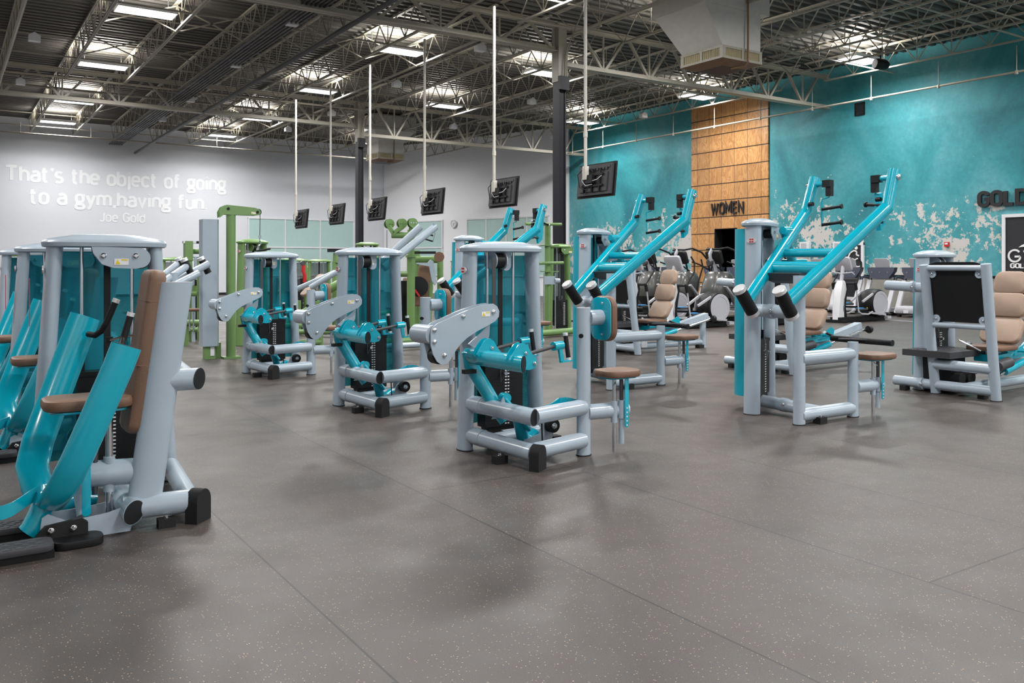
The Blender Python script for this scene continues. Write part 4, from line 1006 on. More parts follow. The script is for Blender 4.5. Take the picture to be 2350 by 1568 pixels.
# ------------------------------------------------------------------ C: leg press (three of them)
def machineC():
    ref = V((9.38, 5.41, 0))
    t = thing('leg_press', 'nearest leg press with a black foot board and tan pads at the right edge', 'exercise machine', ref, 'leg presses in the right row')
    t['badge_side'] = 'side'
    tower(t, 9.5, 5.69, 0, W=.62, zt=1.555, pulley='front', guard=GUARDS)
    for p0, p1 in (((9.385, 5.43, 0), (9.15, 5.43, 1.46)), ((9.385, 4.76, 0), (9.17, 4.76, 1.47))):
        MB().tube(p0, p1, .050, .060, up=TX, n=26).build('frame_post', GREY, t)
        MB().tube(p0, V(p0)+TZ*.008, .056, .066, up=TX, n=24).build('foot_pad', RUBBER, t)
    for z, r in ((.10, .056), (.34, .058)):
        x = 9.385-.16*z
        MB().tube((x, 5.43, z), (x, 4.76, z), r, n=26).build('cross_beam', GREY, t)
    for z, r in ((.79, .030), (1.425, .032)):
        x = 9.385-.16*z
        MB().tube((x, 5.43, z), (x, 4.76, z), r, n=20).build('board_rail', GREY, t)
    MB().tube((9.37, 5.40, .10), (9.37, 5.92, .10), .056, n=26).build('base_stub', GREY, t)
    MB().tube((9.20, 5.40, 1.20), (9.27, 5.96, 1.22), .056, n=26).build('upper_stub', GREY, t)
    for z in (.1, 1.21): MB().tube((9.37-.16*z, 5.56, z), (9.37-.16*z, 5.60, z), .064, n=24).build('clamp_flange', GREY, t); bolt(t, (9.31-.16*z, 5.56, z), V((-.7, -.7, 0)))
    m = MB().plate([(9.235, 5.36, .80), (9.235, 4.80, .80), (9.235, 4.80, 1.30), (9.235, 5.36, 1.30)], (.03, 0, 0)); m = MB()
    q = lambda y, z, dx=0: V((9.385-.16*z+.03+dx, y, z))
    m.plate([q(5.41, .83), q(4.78, .83), q(4.78, 1.46), q(4.88, 1.49), q(5.30, 1.49), q(5.41, 1.46)], V((.03, 0, .0))); m.build('foot_board', BLACK, t)
    for y in (5.35, 4.83):
        for z in (.86, 1.36):
            MB().lathe(q(y, z, -.016), -TX, [(.045, 0), (.045, .012)], n=18).build('board_lug', GREY, t); bolt(t, q(y, z, -.03), -TX, .012)
    # stepping plate
    m = MB().box((9.60, 5.46, .455), (.75, .56, .07)); sp_ = m.build('step_plate', TREAD, t)
    m = MB()
    m.box((9.60, 5.46, .4905), (.73, .54, .003))
    for i in range(14):
        for j in range(9): m.box((9.27+.048*i, 5.24+.055*j, .493), (.03, .009, .004), rz=.7 if (i+j) % 2 else -.7)
    m.build('step_tread', TREAD, sp_)
    MB().box((9.62, 5.48, .21), (.3, .35, .40)).build('step_housing', BLACK, t)
    # floor beams back to the seat
    MB().tube((9.40, 5.10, .10), (11.25, 5.12, .10), .056, n=24).build('base_beam', GREY, t)
    MB().tube((11.22, 5.10, 0), (11.22, 5.10, .56), .05, .058, up=TX, n=24).build('rear_post', GREY, t)
    MB().box((11.10, 5.06, .03), (.12, .1, .06)).build('levelling_foot', RUBBER, t)
    MB().box((9.42, 4.92, .03), (.1, .07, .055)).build('levelling_foot', RUBBER, t); MB().box((9.34, 5.78, .03), (.1, .07, .055)).build('levelling_foot', RUBBER, t)
    m = MB().bar((9.95, 5.12, .26), (11.32, 5.12, .56), .12, .10); m.build('sled_rail', GREY, t)
    for y in (4.99, 5.25):
        MB().tube((9.90, y, .22), (11.36, y, .52), .020, n=14).build('slide_rod', CHROME, t)
        MB().tube((10.02, y, .245), (10.45, y, .335), .040, n=20).build('slide_bearing', TEAL, t)
    MB().lathe((11.30, 4.95, .515), TX, [(.05, 0), (.06, .03), (.05, .06)], n=20).build('end_stop', BLACK, t)
    m = MB().bar((9.85, 5.12, .40), (10.55, 5.12, .44), .26, .08); m.plate([(10.2, 4.98, .42), (10.52, 4.98, .46), (10.54, 4.98, .54), (10.48, 4.98, .58), (10.40, 4.98, .54), (10.3, 4.98, .50)], (0, .02, 0)); m.bar((10.28, 5.12, .45), (10.55, 5.12, 1.22), .07, .04, up=TX); m.build('carriage', TEAL, t)
    up = V((.30, 0, 1)).normalized()
    MB().pad((10.00, 5.12, .515), TX, TY, .25, .20, .055, rc=.09, e=.016).build('seat', BROWN, t)
    for c, hw, k in (((10.22, 5.12, .70), .165, 1.0), ((10.33, 5.12, .99), .145, .94), ((10.42, 5.12, 1.25), .135, .9)):
        MB().pad(c, TY, up if hw < .16 else V((.62, 0, 1)), .225 if hw > .14 else .19, hw, .085, rc=.085, e=.025, k=k).build('back_pad' if hw > .14 else 'head_pad', TAN, t)
    for y in (4.80, 5.44):
        grip(t, (10.28, y, .47), (10.10, y, .53), .017, (False, True), name='side_grip')
        MB().tube((10.26, y, .475), (10.30, 5.12, .46), .012, n=10).build('grip_rod', TEAL, t)
    MB().path([(9.62, 5.05, .50), (9.50, 5.14, .58), (9.44, 5.2, .62)], .009, n=8).build('release_lever', CHROME, t)
    MB().tube((9.72, 4.93, .33), (10.02, 4.95, .36), .07, .06, n=20).build('drive_housing', DGREY, t)
    m = MB().box((9.72, 4.98, .18), (.12, .02, .18)); m.build('pivot_plate', ALU, t)
    MB().tube((9.52, 5.3, .18), (9.52, 5.2, .18), .07, n=22).build('drive_roller', RUBBER, t); MB().tube((9.72, 5.3, .18), (9.72, 5.2, .18), .08, n=22).build('drive_roller', RUBBER, t)
    return t
c0 = machineC()
copy_tree(c0, 'middle leg press with tan pads, behind the nearest overhead lever machine', off=(0, 2.62, 0))
copy_tree(c0, 'farthest leg press with tan pads, in front of the dark elliptical trainers', off=(0, 5.67, 0))

# ------------------------------------------------------------------ L: chest press (three of them)
def machineL():
    ref = V((.50, 6.22, 0))
    t = thing('chest_press_machine', 'nearest chest press with thick teal arms and tall brown back pad, left edge', 'exercise machine', ref, 'chest presses in the left row')
    tower(t, .50, 6.20, -5, W=.78, lean=.095, zt=1.575, pulley='none', rods=(.25, .55), stack_h=.56)
    M = Matrix.Translation((.50, 6.20, 0)) @ Matrix.Rotation(math.radians(-5), 4, 'Z')
    # long pulley plates under the cap
    def outline(y): return [V((.30, y, 1.575)), V((.31, y, 1.53)), V((.36, y, 1.46)), V((.43, y, 1.435)), V((.56, y, 1.43))]+[V((.585+.065*math.cos(a), y, 1.50+.065*math.sin(a))) for a in [math.pi*(-.5+i/10) for i in range(11)]]
    for y in (-.14, -.03): MB(M).plate(outline(y), (0, .01, 0)).build('pulley_plate', GREY, t)
    MB(M).tube((.59, -.13, 1.49), (.59, -.04, 1.49), .06, n=24).build('pulley', BLACK, t)
    MB(M).box((.648, -.085, 1.38), (.006, .04, .30)).build('drive_belt', DGREY, t)
    for a in (.37, .56): MB(M).lathe((a, -.145, 1.515), (0, -1, 0), [(.017, 0), (.017, .01), (.01, .016)], n=14).build('bolt', CHROME, t)
    q = M @ V((.475, -.147, 1.475)); sticker(t, q, M.to_3x3() @ TX, M.to_3x3() @ -TY, .085)
    MB(M).box((-.045, -.05, 1.22), (.004, .03, .30)).build('instruction_strip', RED, t)
    # base
    MB().tube((.82, 5.10, .115), (1.18, 5.06, .115), .064, n=28).build('base_beam', GREY, t)
    MB().tube((1.17, 5.08, .115), (1.26, 6.0, .115), .056, n=26).build('side_beam', GREY, t)
    m = MB(); O_ = [(math.cos(a)*.070, .115+math.sin(a)*.070) for a in [math.pi*i/14 for i in range(15)]]+[(-.070, 0), (.070, 0)]
    m.plate([V((1.205, 5.035, b))+V((.72, .69, 0))*a for a, b in O_], V((.69, -.72, 0))*.075); m.build('corner_foot', RUBBER, t)
    MB().box((1.03, 5.02, .025), (.09, .06, .05)).build('levelling_foot', RUBBER, t); bolt(t, (1.03, 5.02, .05), TZ)
    pn_ = V((.70, -.71, 0)); MB().tube((.86, 4.99, .115), (.86, 5.45, .115), .066, n=28, n0=pn_).build('pivot_tube', GREY, t); MB().tube((.86, 4.984, .115), (.86, 4.99, .115), .061, n=28, n0=pn_, n1=pn_).build('tube_plug', BLACK, t)
    Pp = [(92, 1215), (96, 1190), (110, 1180), (150, 1195), (200, 1188), (250, 1176), (290, 1161), (298, 1164), (302, 1175), (304, 1200), (298, 1222), (190, 1238), (110, 1238), (96, 1230)]
    for dy in (0, .22):
        Pt = [at(a, b, Y=5.03)+V((0, dy, 0)) for a, b in Pp]; Pt = [V((p.x, p.y, max(p.z, .008))) for p in Pt]
        MB().plate(Pt, (0, .010, 0)).build('base_plate', GREY, t)
    q = at(143, 1215, Y=5.0); m = MB()
    m.plate([V((q.x-.12, 5.005, .0)), V((q.x+.12, 5.005, .0)), V((q.x+.12, 5.005, .10)), V((q.x+.09, 5.005, .125)), V((q.x-.08, 5.005, .105)), V((q.x-.12, 5.005, .06))], (0, .03, 0)); m.build('rubber_cover', RUBBER, t)
    for a, b in ((117, 1219), (169, 1212)): bolt(t, at(a, b, Y=4.985), -TY, .013)
    # inclined back column and its upper mitred tube
    c0_, c1_ = V((.93, 5.10, .13)), V((1.10, 5.10, 1.355))
    MB().tube(c0_, c1_, .050, .090, up=TX, n=30, n1=TZ).build('back_column', GREY, t)
    MB().tube(c1_, c1_+V((0, 0, .003)), .048, .088, up=TX, n=30).build('column_cap', LGREY, t)
    cut = V((.80, -.60, 0))
    MB().tube((1.03, 5.12, .80), (1.225, 5.10, .80), .063, n=28, n1=cut).build('mitred_tube', GREY, t)
    MB().tube((1.226, 5.0995, .80), (1.230, 5.0995, .80), .061, n=28, n0=cut, n1=cut).build('tube_plug', BLACK, t)
    MB().tube((1.18, 5.14, .80), (1.27, 6.05, .80), .052, n=24).build('side_beam', GREY, t)
    # low cross tube carrying the seat
    MB().tube((.66, 5.18, .31), (.98, 5.14, .30), .072, n=28).build('seat_beam', GREY, t)
    MB().tube((.64, 5.2, .08), (.62, 5.35, .31), .035, n=16).build('seat_strut', GREY, t)
    m = MB().tube((.76, 5.15, .05), (.76, 5.15, .66), .020, n=16); m.build('guide_rod', CHROME, t)
    m = MB().tube((.76, 5.15, .21), (.76, 5.15, .40), .030, n=16); m.build('rod_bushing', GREY, t)
    MB().tube((.69, 5.16, .20), (.69, 5.16, .66), .016, n=14).build('gas_spring', STEELD, t)
    MB().pad((.64, 5.10, .26), TZ, TX, .16, .022, .006, rc=.021, e=.001).build('height_scale', TEAL, t)
    MB().pad((.66, 5.20, .665), TX, TY, .19, .13, .012, rc=.07, e=.002).build('seat_plate', TEAL, t)
    MB().pad((.66, 5.20, .705), TX, TY, .225, .15, .062, rc=.09, e=.018).build('seat', BROWN, t)
    # tall back pad
    up = (c1_-c0_).normalized(); nb = up.cross(TY).normalized()
    if nb.x > 0: nb = -nb
    bc = V((.945, 5.22, .97))
    m = MB().pad(bc, TY, up, .14, .46, .095, rc=.055, e=.028); bp_ = m.build('back_pad', BROWN, t)
    m = MB()
    for h in (-.08, .28): m.pad(bc+up*h, TY, nb, .1405, .048, .006, rc=.02, e=.001)
    m.build('pad_seam', BROWN, bp_)
    # teal arms: two flattened tubes joined in a U at the yoke
    def arm(pts, r, r2, rs, upv): return MB().path(pts, r, r2, up=upv, n=28, rs=rs).build('press_arm', TEAL, t)
    arm([(.70, 5.62, 1.15), (.63, 5.60, .96), (.525, 5.56, .67), (.445, 5.50, .46), (.41, 5.42, .34), (.43, 5.30, .22), (.47, 5.20, .19)], .085, .040, [1, 1, 1, 1, .98, .9, .7], V((0, 1, .15)))
    arm([(.80, 4.86, 1.03), (.76, 4.86, .92), (.66, 4.86, .68), (.57, 4.88, .46), (.51, 4.92, .32), (.465, 5.02, .215), (.45, 5.14, .185)], .078, .040, [1, 1, 1, 1, .98, .9, .7], V((0, 1, .15)))
    MB().tube((.80, 4.86, 1.030), (.8008, 4.86, 1.032), .077, .039, up=V((0, 1, .15)), n=28).build('arm_cap', DGREY, t)
    MB().path([(.46, 5.14, .24), (.42, 5.13, .14), (.39, 5.12, .08), (.37, 5.12, .055)], .062, .055, n=24).build('yoke', TEAL, t)
    MB().path([(.42, 5.30, .10), (.62, 5.42, .13), (.72, 5.45, .10)], .05, n=18).build('pivot_link', TEAL, t)
    # curved handles with silver caps
    MB().path([(.705, 5.54, 1.05), (.735, 5.49, 1.045), (.765, 5.46, 1.07), (.785, 5.45, 1.11)], .017, n=14).build('handle_stem', BLACK, t)
    grip(t, (.785, 5.45, 1.105), (.835, 5.44, 1.235), .018, (False, True))
    MB().path([(.78, 4.95, 1.0), (.80, 5.0, 1.03), (.81, 5.02, 1.06)], .017, n=14).build('handle_stem', BLACK, t)
    grip(t, (.81, 5.02, 1.05), (.845, 5.02, 1.175), .018, (False, True))
    m = MB().path([(.80, 5.40, 1.02), (.87, 5.38, 1.04), (.93, 5.36, 1.045)], .006, n=8); m.build('safety_cord', CHROME, t); MB().box((.80, 5.42, 1.02), (.04, .02, .035)).build('cord_clip', BLACK, t)
    # foot bar and treads
    pts = [(.43, 5.16, .25), (.38, 5.11, .242), (.33, 5.075, .22), (.29, 5.055, .203), (.25, 5.045, .195), (.21, 5.045, .198), (.17, 5.055, .212), (.10, 5.08, .24), (-.02, 5.12, .275), (-.15, 5.2, .30)]
    m = MB()
    vs = []
    for p in pts: p = V(p); vs += [p-TZ*.035, p+TZ*.035, p+V((0, .012, .035)), p+V((0, .012, -.035))]
    n_ = len(pts); m.add(vs, [(4*i+j, 4*i+(j+1) % 4, 4*i+4+(j+1) % 4, 4*i+4+j) for i in range(n_-1) for j in range(4)]+[(3, 2, 1, 0), (4*n_-4, 4*n_-3, 4*n_-2, 4*n_-1)]); m.build('foot_bar', TEAL, t)
    for y, x1 in ((4.86, .44), (5.28, .40)):
        m = MB().pad((x1-.42, y, .055), TX, TY, .44, .085, .035, rc=.05, e=.006); fo = m.build('foot_plate', TREAD, t)
        m = MB()
        for i in range(14):
            for j in range(4): m.pad((x1-.80+.056*i+.028*(j % 2), y-.055+.036*j, .0735), TX, TY, .022, .014, .004, rc=.013, e=.002)
        m.build('foot_tread', DGREY, fo)
        MB().box((x1-.40, y, .018), (.84, .13, .036)).build('foot_rail', BLACK, t)
    m = MB().pad((.58, 4.95, .022), TX, TY, .12, .08, .04, rc=.06, e=.004); m.build('end_cover', BLACK, t)
    return t
l0 = machineL()
copy_tree(l0, 'middle chest press of the left row, mostly hidden by the nearest one', off=(0, 2.50, 0))
copy_tree(l0, 'farthest chest press of the left row, only post and seat showing', off=(0, 4.95, 0))
#PART3
# ------------------------------------------------------------------ green machines further back
def green_pulley():
    t = thing('cable_pulley_machine', 'tall green pulley post with pale grey weight housing and hanging cable handle', 'exercise machine', (3.75, 13.6, 0))
    x, y = 3.75, 13.6
    MB().tube((x, y, 0), (x, y, 2.26), .085, .07, up=TX, n=26).build('post', GREEN, t)
    MB().box((x, y, .015), (.26, .2, .03)).build('foot', GREEN, t)
    m = MB(); q0 = V((x-.30, y+.12, 0))
    O_ = [(-.12, -.09), (.09, -.12), (.13, -.06), (.13, .14), (-.12, .14)]
    m.ring([[q0+V((a, b, z)) for a, b in O_] for z in (.20, 2.17)]); m.build('weight_housing', GREY, t)
    m = MB().box(q0+V((0, 0, .12)), (.16, .14, .24)); m.box(q0+V((.15, .1, .12)), (.08, .14, .24)); m.build('housing_foot', GREEN, t)
    MB().box(q0+V((.03, -.075, .12)), (.06, .004, .14)).build('instruction_label', PRINTW, t)
    o_ = [at(a, b, Y=y-.08) for a, b in ((504, 500), (503, 486), (509, 475), (520, 470), (585, 477), (595, 481), (599, 487), (596, 493), (588, 495), (514, 492))]
    for dy in (0, .13): MB().plate([p+V((0, dy, 0)) for p in o_], (0, .012, 0)).build('arm_plate', GREEN, t)
    q = at(591, 487, Y=y-.02); MB().tube(q-TY*.05, q+TY*.05, .05, n=22).build('pulley', BLACK, t)
    for a, b in ((524, 479), (591, 487)): MB().lathe(at(a, b, Y=y-.09), -TY, [(.022, 0), (.022, .012)], n=12).build('bolt', BLACK, t)
    sticker(t, at(582, 489, Y=y-.09), TX, -TY, .07)
    q = at(597, 490, Y=y-.02); e = at(596, 552, Y=y-.02)
    MB().tube(q, e, .006, n=8).build('cable', STEELD, t)
    m = MB().path([e, e+V((.02, 0, -.05)), e+V((-.03, 0, -.10)), e+V((-.05, 0, -.16))], .012, n=8); m.lathe(e+TZ*.04, TZ, [(.02, 0), (.02, .04)], n=10); m.build('carabiner', CHROME, t)
    MB().tube(e+V((-.05, 0, -.17)), e+V((.17, 0, -.13)), .017, n=14).build('handle', BLACK, t)
green_pulley()

def gtower(name, x, y, zt, label, rot=0, W=.62, guard=GUARDG, **k):
    t = thing(name, label, 'exercise machine', (x, y, 0)); t['badge_side'] = 'side'
    tower(t, x, y, rot, W=W, zt=zt, paint=GREEN, guard=guard, **k)
    return t
def gframe(t, x, y, dx=1.0, dy=-.8, paint=GREEN, seat_=True, back=True):
    MB().tube((x, y, .09), (x, y+dy, .09), .055, n=20).build('base_beam', paint, t)
    MB().tube((x, y+dy, .09), (x+dx, y+dy, .09), .055, n=20).build('cross_beam', paint, t)
    MB().tube((x+dx, y+dy, 0), (x+dx, y+dy, .42), .048, n=20).build('seat_post', paint, t)
    MB().tube((x, y+dy, .40), (x+dx, y+dy, .40), .05, n=20).build('upper_beam', paint, t)
    if seat_: MB().pad((x+dx*.9, y+dy, .50), TX, TY, .2, .16, .055, rc=.08, e=.015).build('seat', BROWN, t)
    if back: MB().pad((x+dx*.9+.22, y+dy, .86), TY, V((.18, 0, 1)), .15, .32, .07, rc=.06, e=.02).build('back_pad', BROWN, t)
t = gtower('green_weight_machine', 4.45, 15.6, 1.86, 'green weight tower just right of the tall pulley post', 26)
gframe(t, 4.6, 15.3, 1.0, -.7, back=False)
t = gtower('green_weight_machine', 8.6, 23.4, 1.56, 'green weight tower with dark guard in front of the left frosted window', 0, W=.66, pulley='none')
gframe(t, 8.7, 23.1, -.9, -.7)
copy_tree(t, 'green weight tower behind the arms of the low machine with black rollers', off=(3.95-8.6, 19.8-23.4, 0))
copy_tree(t, 'green weight tower just left of the small rack with the red lever', off=(7.1-8.6, 21.2-23.4, 0))
copy_tree(t, 'green weight tower far back between the incline press and the farthest overhead lever machine', off=(12.2-8.6, 21.5-23.4, 0))
MB().path([at(722, 625, D=23), at(716, 650, D=23), at(722, 690, D=23)], .05, n=12).build('cam_arm', RED, t) if False else None
t = gtower('green_weight_machine', 7.9, 18.3, 1.92, 'green weight tower behind the middle curved plate machine', 0, W=.5, pulley='none')
gframe(t, 7.9, 18.1, .6, -.7)
t = gtower('green_weight_machine', .9, 17.5, 1.62, 'green weight tower at the far left edge behind the chest presses', 0, W=.6, pulley='none')
gframe(t, .9, 17.3, -.6, -1.2)
t = gtower('green_weight_machine', 10.75, 14.75, 1.84, 'green weight tower with a T shaped chin bar beside the near column', 0, W=.52, pulley='side')
# T bar post
x, y = 10.42, 14.35
MB().tube((x, y, 0), (x, y, 2.30), .07, .055, up=TX, n=22).build('mast', GREEN, t)
MB().tube(V((x, y, 2.30))-V((.55, .0, 0)), V((x, y, 2.31))+V((.28, -.1, 0)), .03, n=16).build('chin_bar', GREEN, t)
MB().tube((x-.3, y-.1, 1.50), (x+.32, y-.1, 1.51), .032, n=16).build('arm_rest_bar', GREEN, t)
for z in (1.87, 1.33): MB().box((x+.05, y, z), (.34, .2, .02)).build('cross_plate', GREEN, t)
m = MB().box((x-.02, y-.09, 1.15), (.26, .03, .17)); m.tube((x+.1, y-.1, 1.14), (x+.22, y-.1, 1.14), .05, n=18); m.build('carriage', GREY, t)
for dx in (-.13, .16): MB().tube((x+dx, y-.05, .1), (x+dx, y-.05, 1.3), .014, n=12).build('guide_rod', CHROME, t)
grip(t, (x-.42, y-.3, 2.34), (x-.60, y-.3, 2.35), .02); grip(t, (x-.38, y-.3, 2.33), (x-.20, y-.3, 2.28), .02)
MB().tube((x-.45, y-.35, .09), (x+1.0, y-.05, .09), .065, n=22).build('base_beam', GREEN, t)
# pulley mast with discs and grey lever arms
t = thing('green_pulley_mast', 'green post topped by three round green pulleys, behind the middle curved plate machine', 'exercise machine', (7.13, 14.0, 0))
pm = at(943, 793, D=15.6); x, y = pm.x, pm.y
MB().tube((x, y, 0), (x, y, 1.62), .085, .07, up=TX, n=24).build('mast', GREEN, t)
MB().tube((x, y, 1.62), (x, y, 2.1), .075, .06, up=TX, n=24).build('mast_top', GREEN, t)
MB().tube((x, y, 1.60), (x, y, 1.64), .10, n=24).build('collar', GREEN, t)
for a, b, dd in ((893, 514, .15), (922, 513, .02), (946, 512, -.12)):
    q = at(a, b, D=15.6+dd)
    m = MB()
    for s_ in (-1, 1): m.tube(q+TY*s_*.045, q+TY*s_*.033, .088, n=30)
    m.build('pulley_cheek', GREEN, t); MB().tube(q-TY*.03, q+TY*.03, .075, n=26).build('pulley', BLACK, t)
    for k in (-.05, 0, .05): MB().lathe(q+V((k, -.046, 0)), -TY, [(.012, 0), (.012, .01)], n=10).build('bolt', CHROME, t)
for a, b, c_, d_ in ((893, 520, 903, 536), (925, 520, 903, 536), (945, 520, 940, 540)):
    MB().bar(at(a, b, D=15.6), at(c_, d_, D=15.6), .12, .07).build('pulley_bracket', GREEN, t)
MB().tube(at(899, 540, D=15.6), at(940, 540, D=15.6), .056, n=22).build('crosshead', GREEN, t)
MB().tube(at(912, 629, D=15.7), at(940, 629, D=15.6), .055, n=20).build('side_beam', GREEN, t)
q = at(948, 783, D=15.5); MB().tube((x-.9, y-.1, .09), (x+.2, y-.05, .09), .065, n=20).build('base_beam', GREEN, t)
MB().box((x-.1, y-.1, .02), (.25, .12, .04)).build('levelling_foot', RUBBER, t)
MB().tube(at(888, 528, D=15.6), at(888, 600, D=15.6), .006, n=6).build('cable', STEELD, t)

t = thing('grey_lever_machine', 'machine with two long pale grey lever arms rising behind the middle weight tower', 'exercise machine', at(930, 790, D=14.6)*1.0)
t.location.z = 0; t['org'] = tuple(t.location)
for a, b, c_, d_, D0, D1 in ((880, 585, 1000, 520, 13.6, 14.4), (858, 590, 965, 520, 15.0, 15.2)):
    MB().tube(at(a, b+30, D=D0), at(c_, d_, D=D1), .05, .065, n=22).build('lever_arm', GREY, t)
q = at(996, 516, D=14.35); MB().lathe(q, -TY, [(.025, 0), (.025, .02)], n=14).build('hub_bolt', CHROME, t)
m = MB().path([at(990, 530, D=14.5), at(999, 534, D=14.5), at(994, 555, D=14.5)], .008, n=8); m.build('handle_bracket', GREY, t)
for a, b, c_, d_ in ((977, 538, 994, 541), (976, 549, 993, 554), (964, 549, 976, 549)): MB().tube(at(a, b, D=14.5), at(c_, d_, D=14.5), .014, n=10).build('grip', BLACK, t)
MB().tube(at(860, 700, D=14.4), at(862, 600, D=14.4), .05, n=18).build('pivot_post', GREY, t)
b_ = at(862, 700, D=14.4); MB().tube((b_.x, b_.y, 0), (b_.x, b_.y, 1.0), .055, n=18).build('main_post', GREY, t)
MB().tube((b_.x, b_.y, .08), (b_.x+1, b_.y, .08), .05, n=18).build('base_beam', GREY, t)
# grey arm row machine at left, seen behind the back pad of the nearest chest press
t = thing('grey_lever_machine', 'low machine with pale grey arms and black rollers behind the nearest chest press', 'exercise machine', V((2.2, 12.0, 0)))
for a, b, c_, d_, r0, D_ in ((372, 650, 428, 612, (424, 600), 12.0), (375, 632, 408, 606, (411, 598), 12.8), (395, 650, 478, 606, (463, 597), 12.4), (380, 665, 455, 628, None, 12.0)):
    MB().tube(at(a, b, D=D_), at(c_, d_, D=D_+.5), .045, .055, n=20).build('lever_arm', GREY, t)
    if r0:
        q = at(*r0, D=D_+.5); d = V((.45, 0, -.9)).normalized()
        rr = MB().tube(q, q+d*.22, .05, n=20).build('roller', BLACK, t); MB().tube(q-d*.045, q, .053, n=20).build('roller_cap', ALU, rr)
q = at(398, 700, D=12.2); MB().tube((q.x, q.y, 0), (q.x, q.y, 1.35), .06, n=20).build('post', GREY, t); MB().tube((q.x, q.y, .08), (q.x-.9, q.y, .08), .05, n=18).build('base_beam', GREY, t)
# green rotary machine with brown pad
t = thing('green_torso_machine', 'green machine with steel overhead arms and brown roll pad left of the pulley post', 'exercise machine', (3.5, 15.6, 0))
D_ = 15.8
gp = lambda a, b, d=0: at(a, b, D=D_+d)
def post(px, y0, r=.07, d=0, mat=GREEN, nm='post'):
    q = gp(px, 700, d); MB().tube((q.x, q.y, 0), (q.x, q.y, HC+(HY-y0)*(D_+d)/FPX), r, n=22).build(nm, mat, t)
post(423, 748, .075, -.2); post(457, 590, .042, .8); post(436, 600, .035, .6); post(444, 640, .035, .5, GREY, 'inner_post')
for a, b, c_, d_, r, m_ in ((420, 741, 484, 741, .055, GREEN), (428, 674, 454, 674, .052, GREEN), (432, 577, 480, 577, .05, GREEN)): MB().tube(gp(a, b, -.2), gp(c_, d_, -.2), r, n=20).build('cross_beam', m_, t)
MB().box(gp(432, 575, -.3), (.14, .14, .34)).build('arm_head', GREEN, t); MB().box(gp(434, 556, -.3), (.22, .12, .04)).build('head_clamp', ALU, t)
MB().bar(gp(424, 556, -.35), gp(484, 557), .05, .045).build('overhead_bar', BLACK, t)
MB().tube(gp(449, 590, -.3), gp(449, 642, -.3), .028, n=16).build('hanging_arm', GREY, t); MB().tube(gp(449, 642, -.3), gp(449, 656, -.3), .02, n=12).build('grip', BLACK, t)
MB().tube(gp(478, 565, -.2), gp(478, 645, -.2), .026, n=16).build('hanging_arm', GREY, t); MB().tube(gp(478, 645, -.2), gp(479, 660, -.2), .02, n=12).build('grip', BLACK, t)
MB().path([gp(437, 590, -.3), gp(470, 590, -.3), gp(476, 583, -.3)], .018, n=10).build('arm_link', GREY, t)
q = gp(468, 661, -.2); MB().pad(q, V((.83, -.55, 0)), TZ, .07, .16, .16, rc=.065, e=.05).build('chest_pad', BROWN, t)
MB().tube(gp(424, 712, -.5), gp(463, 711, -.5), .03, n=16).build('seat', BROWN, t); MB().tube(gp(463, 711, -.5), gp(482, 710, -.5), .035, n=16).build('seat_arm', GREEN, t)
for a in (435, 444): MB().tube(gp(a, 714, -.5), gp(a, 760, -.5), .014, n=12).build('guide_rod', CHROME, t)
MB().plate([gp(430, 666, -.2), gp(452, 648, -.2), gp(452, 668, -.2)], (0, .02, 0)).build('gusset', GREEN, t)
MB().tube(gp(428, 757, .5), gp(455, 757, .5), .045, n=16).build('base_beam', GREEN, t)
post(451, 655, .10, 1.1, BLACK, 'weight_stack')
# plate loaded press with grey arms between the far and middle curved plate machines
t = thing('plate_press_machine', 'green press machine with pale grey arms right of the far curved plate machine', 'exercise machine', (6.0, 16.5, 0))
D_ = 17.5
for a, b, c_, d_, dd in ((676, 666, 770, 625, -1), (712, 660, 785, 618, -1.6)): MB().tube(gp(a, b, dd), gp(c_, d_, dd), .042, .05, n=18).build('lever_arm', GREY, t)
MB().pad(gp(718, 655, 0), TY, V((.7, 0, .7)), .15, .3, .08, rc=.06, e=.02).build('back_pad', TAN, t)
MB().tube(gp(735, 675), gp(780, 650), .09, n=22).build('cam_housing', GREEN, t)
m = MB().tube(gp(747, 678, -.3), gp(751, 679, -.3)+V((0, .05, 0)), .12, n=28); m.build('cam_disc', GREEN, t)
post(770, 600, .07, .4); post(676, 628, .05, 1.0)
post(683, 690, .07, .6); q = gp(770, 780, -.2); MB().tube(gp(672, 762, .4), gp(775, 762, -.2), .055, n=18).build('base_beam', GREEN, t)
MB().tube(gp(690, 720), gp(740, 690), .06, n=18).build('frame_beam', GREEN, t)
MB().box(gp(775, 575, .4), (.42, .1, .07)).build('top_carriage', BLACK, t); MB().box(gp(778, 592, .4), (.20, .16, .2)).build('top_bracket', GREEN, t)
for dx in (0, 14): MB().tube(gp(770+dx, 577, .4), gp(770+dx, 606, .4), .022, n=12).build('guide_stub', ALU, t)
# incline press behind the overhead machine
t = thing('incline_press_machine', 'green framed incline press with a long brown back pad behind the roller machine', 'exercise machine', (8.5, 15.5, 0))
D_ = 17.0
MB().pad((gp(975, 615)+gp(966, 695))/2, V((.8, -.5, 0)), (gp(978, 610)-gp(966, 700)), .13, .42, .09, rc=.05, e=.02).build('back_pad', BROWN, t)
MB().tube(gp(989, 615, .1), gp(982, 770, .1), .06, n=18).build('back_frame', GREEN, t)
MB().tube(gp(955, 596, .3), gp(1005, 596, .3), .07, n=18).build('top_beam', GREEN, t)
m = MB().plate([gp(a, b, -.2) for a, b in ((956, 603), (982, 603), (988, 596), (994, 600), (1000, 640), (1003, 648), (998, 655), (991, 645), (985, 612), (956, 606))], (0, .03, 0)); m.build('lever_plate', GREY, t)
MB().bar(gp(950, 580, .1), gp(1000, 580, .1), .08, .05).build('overhead_bar', BLACK, t)
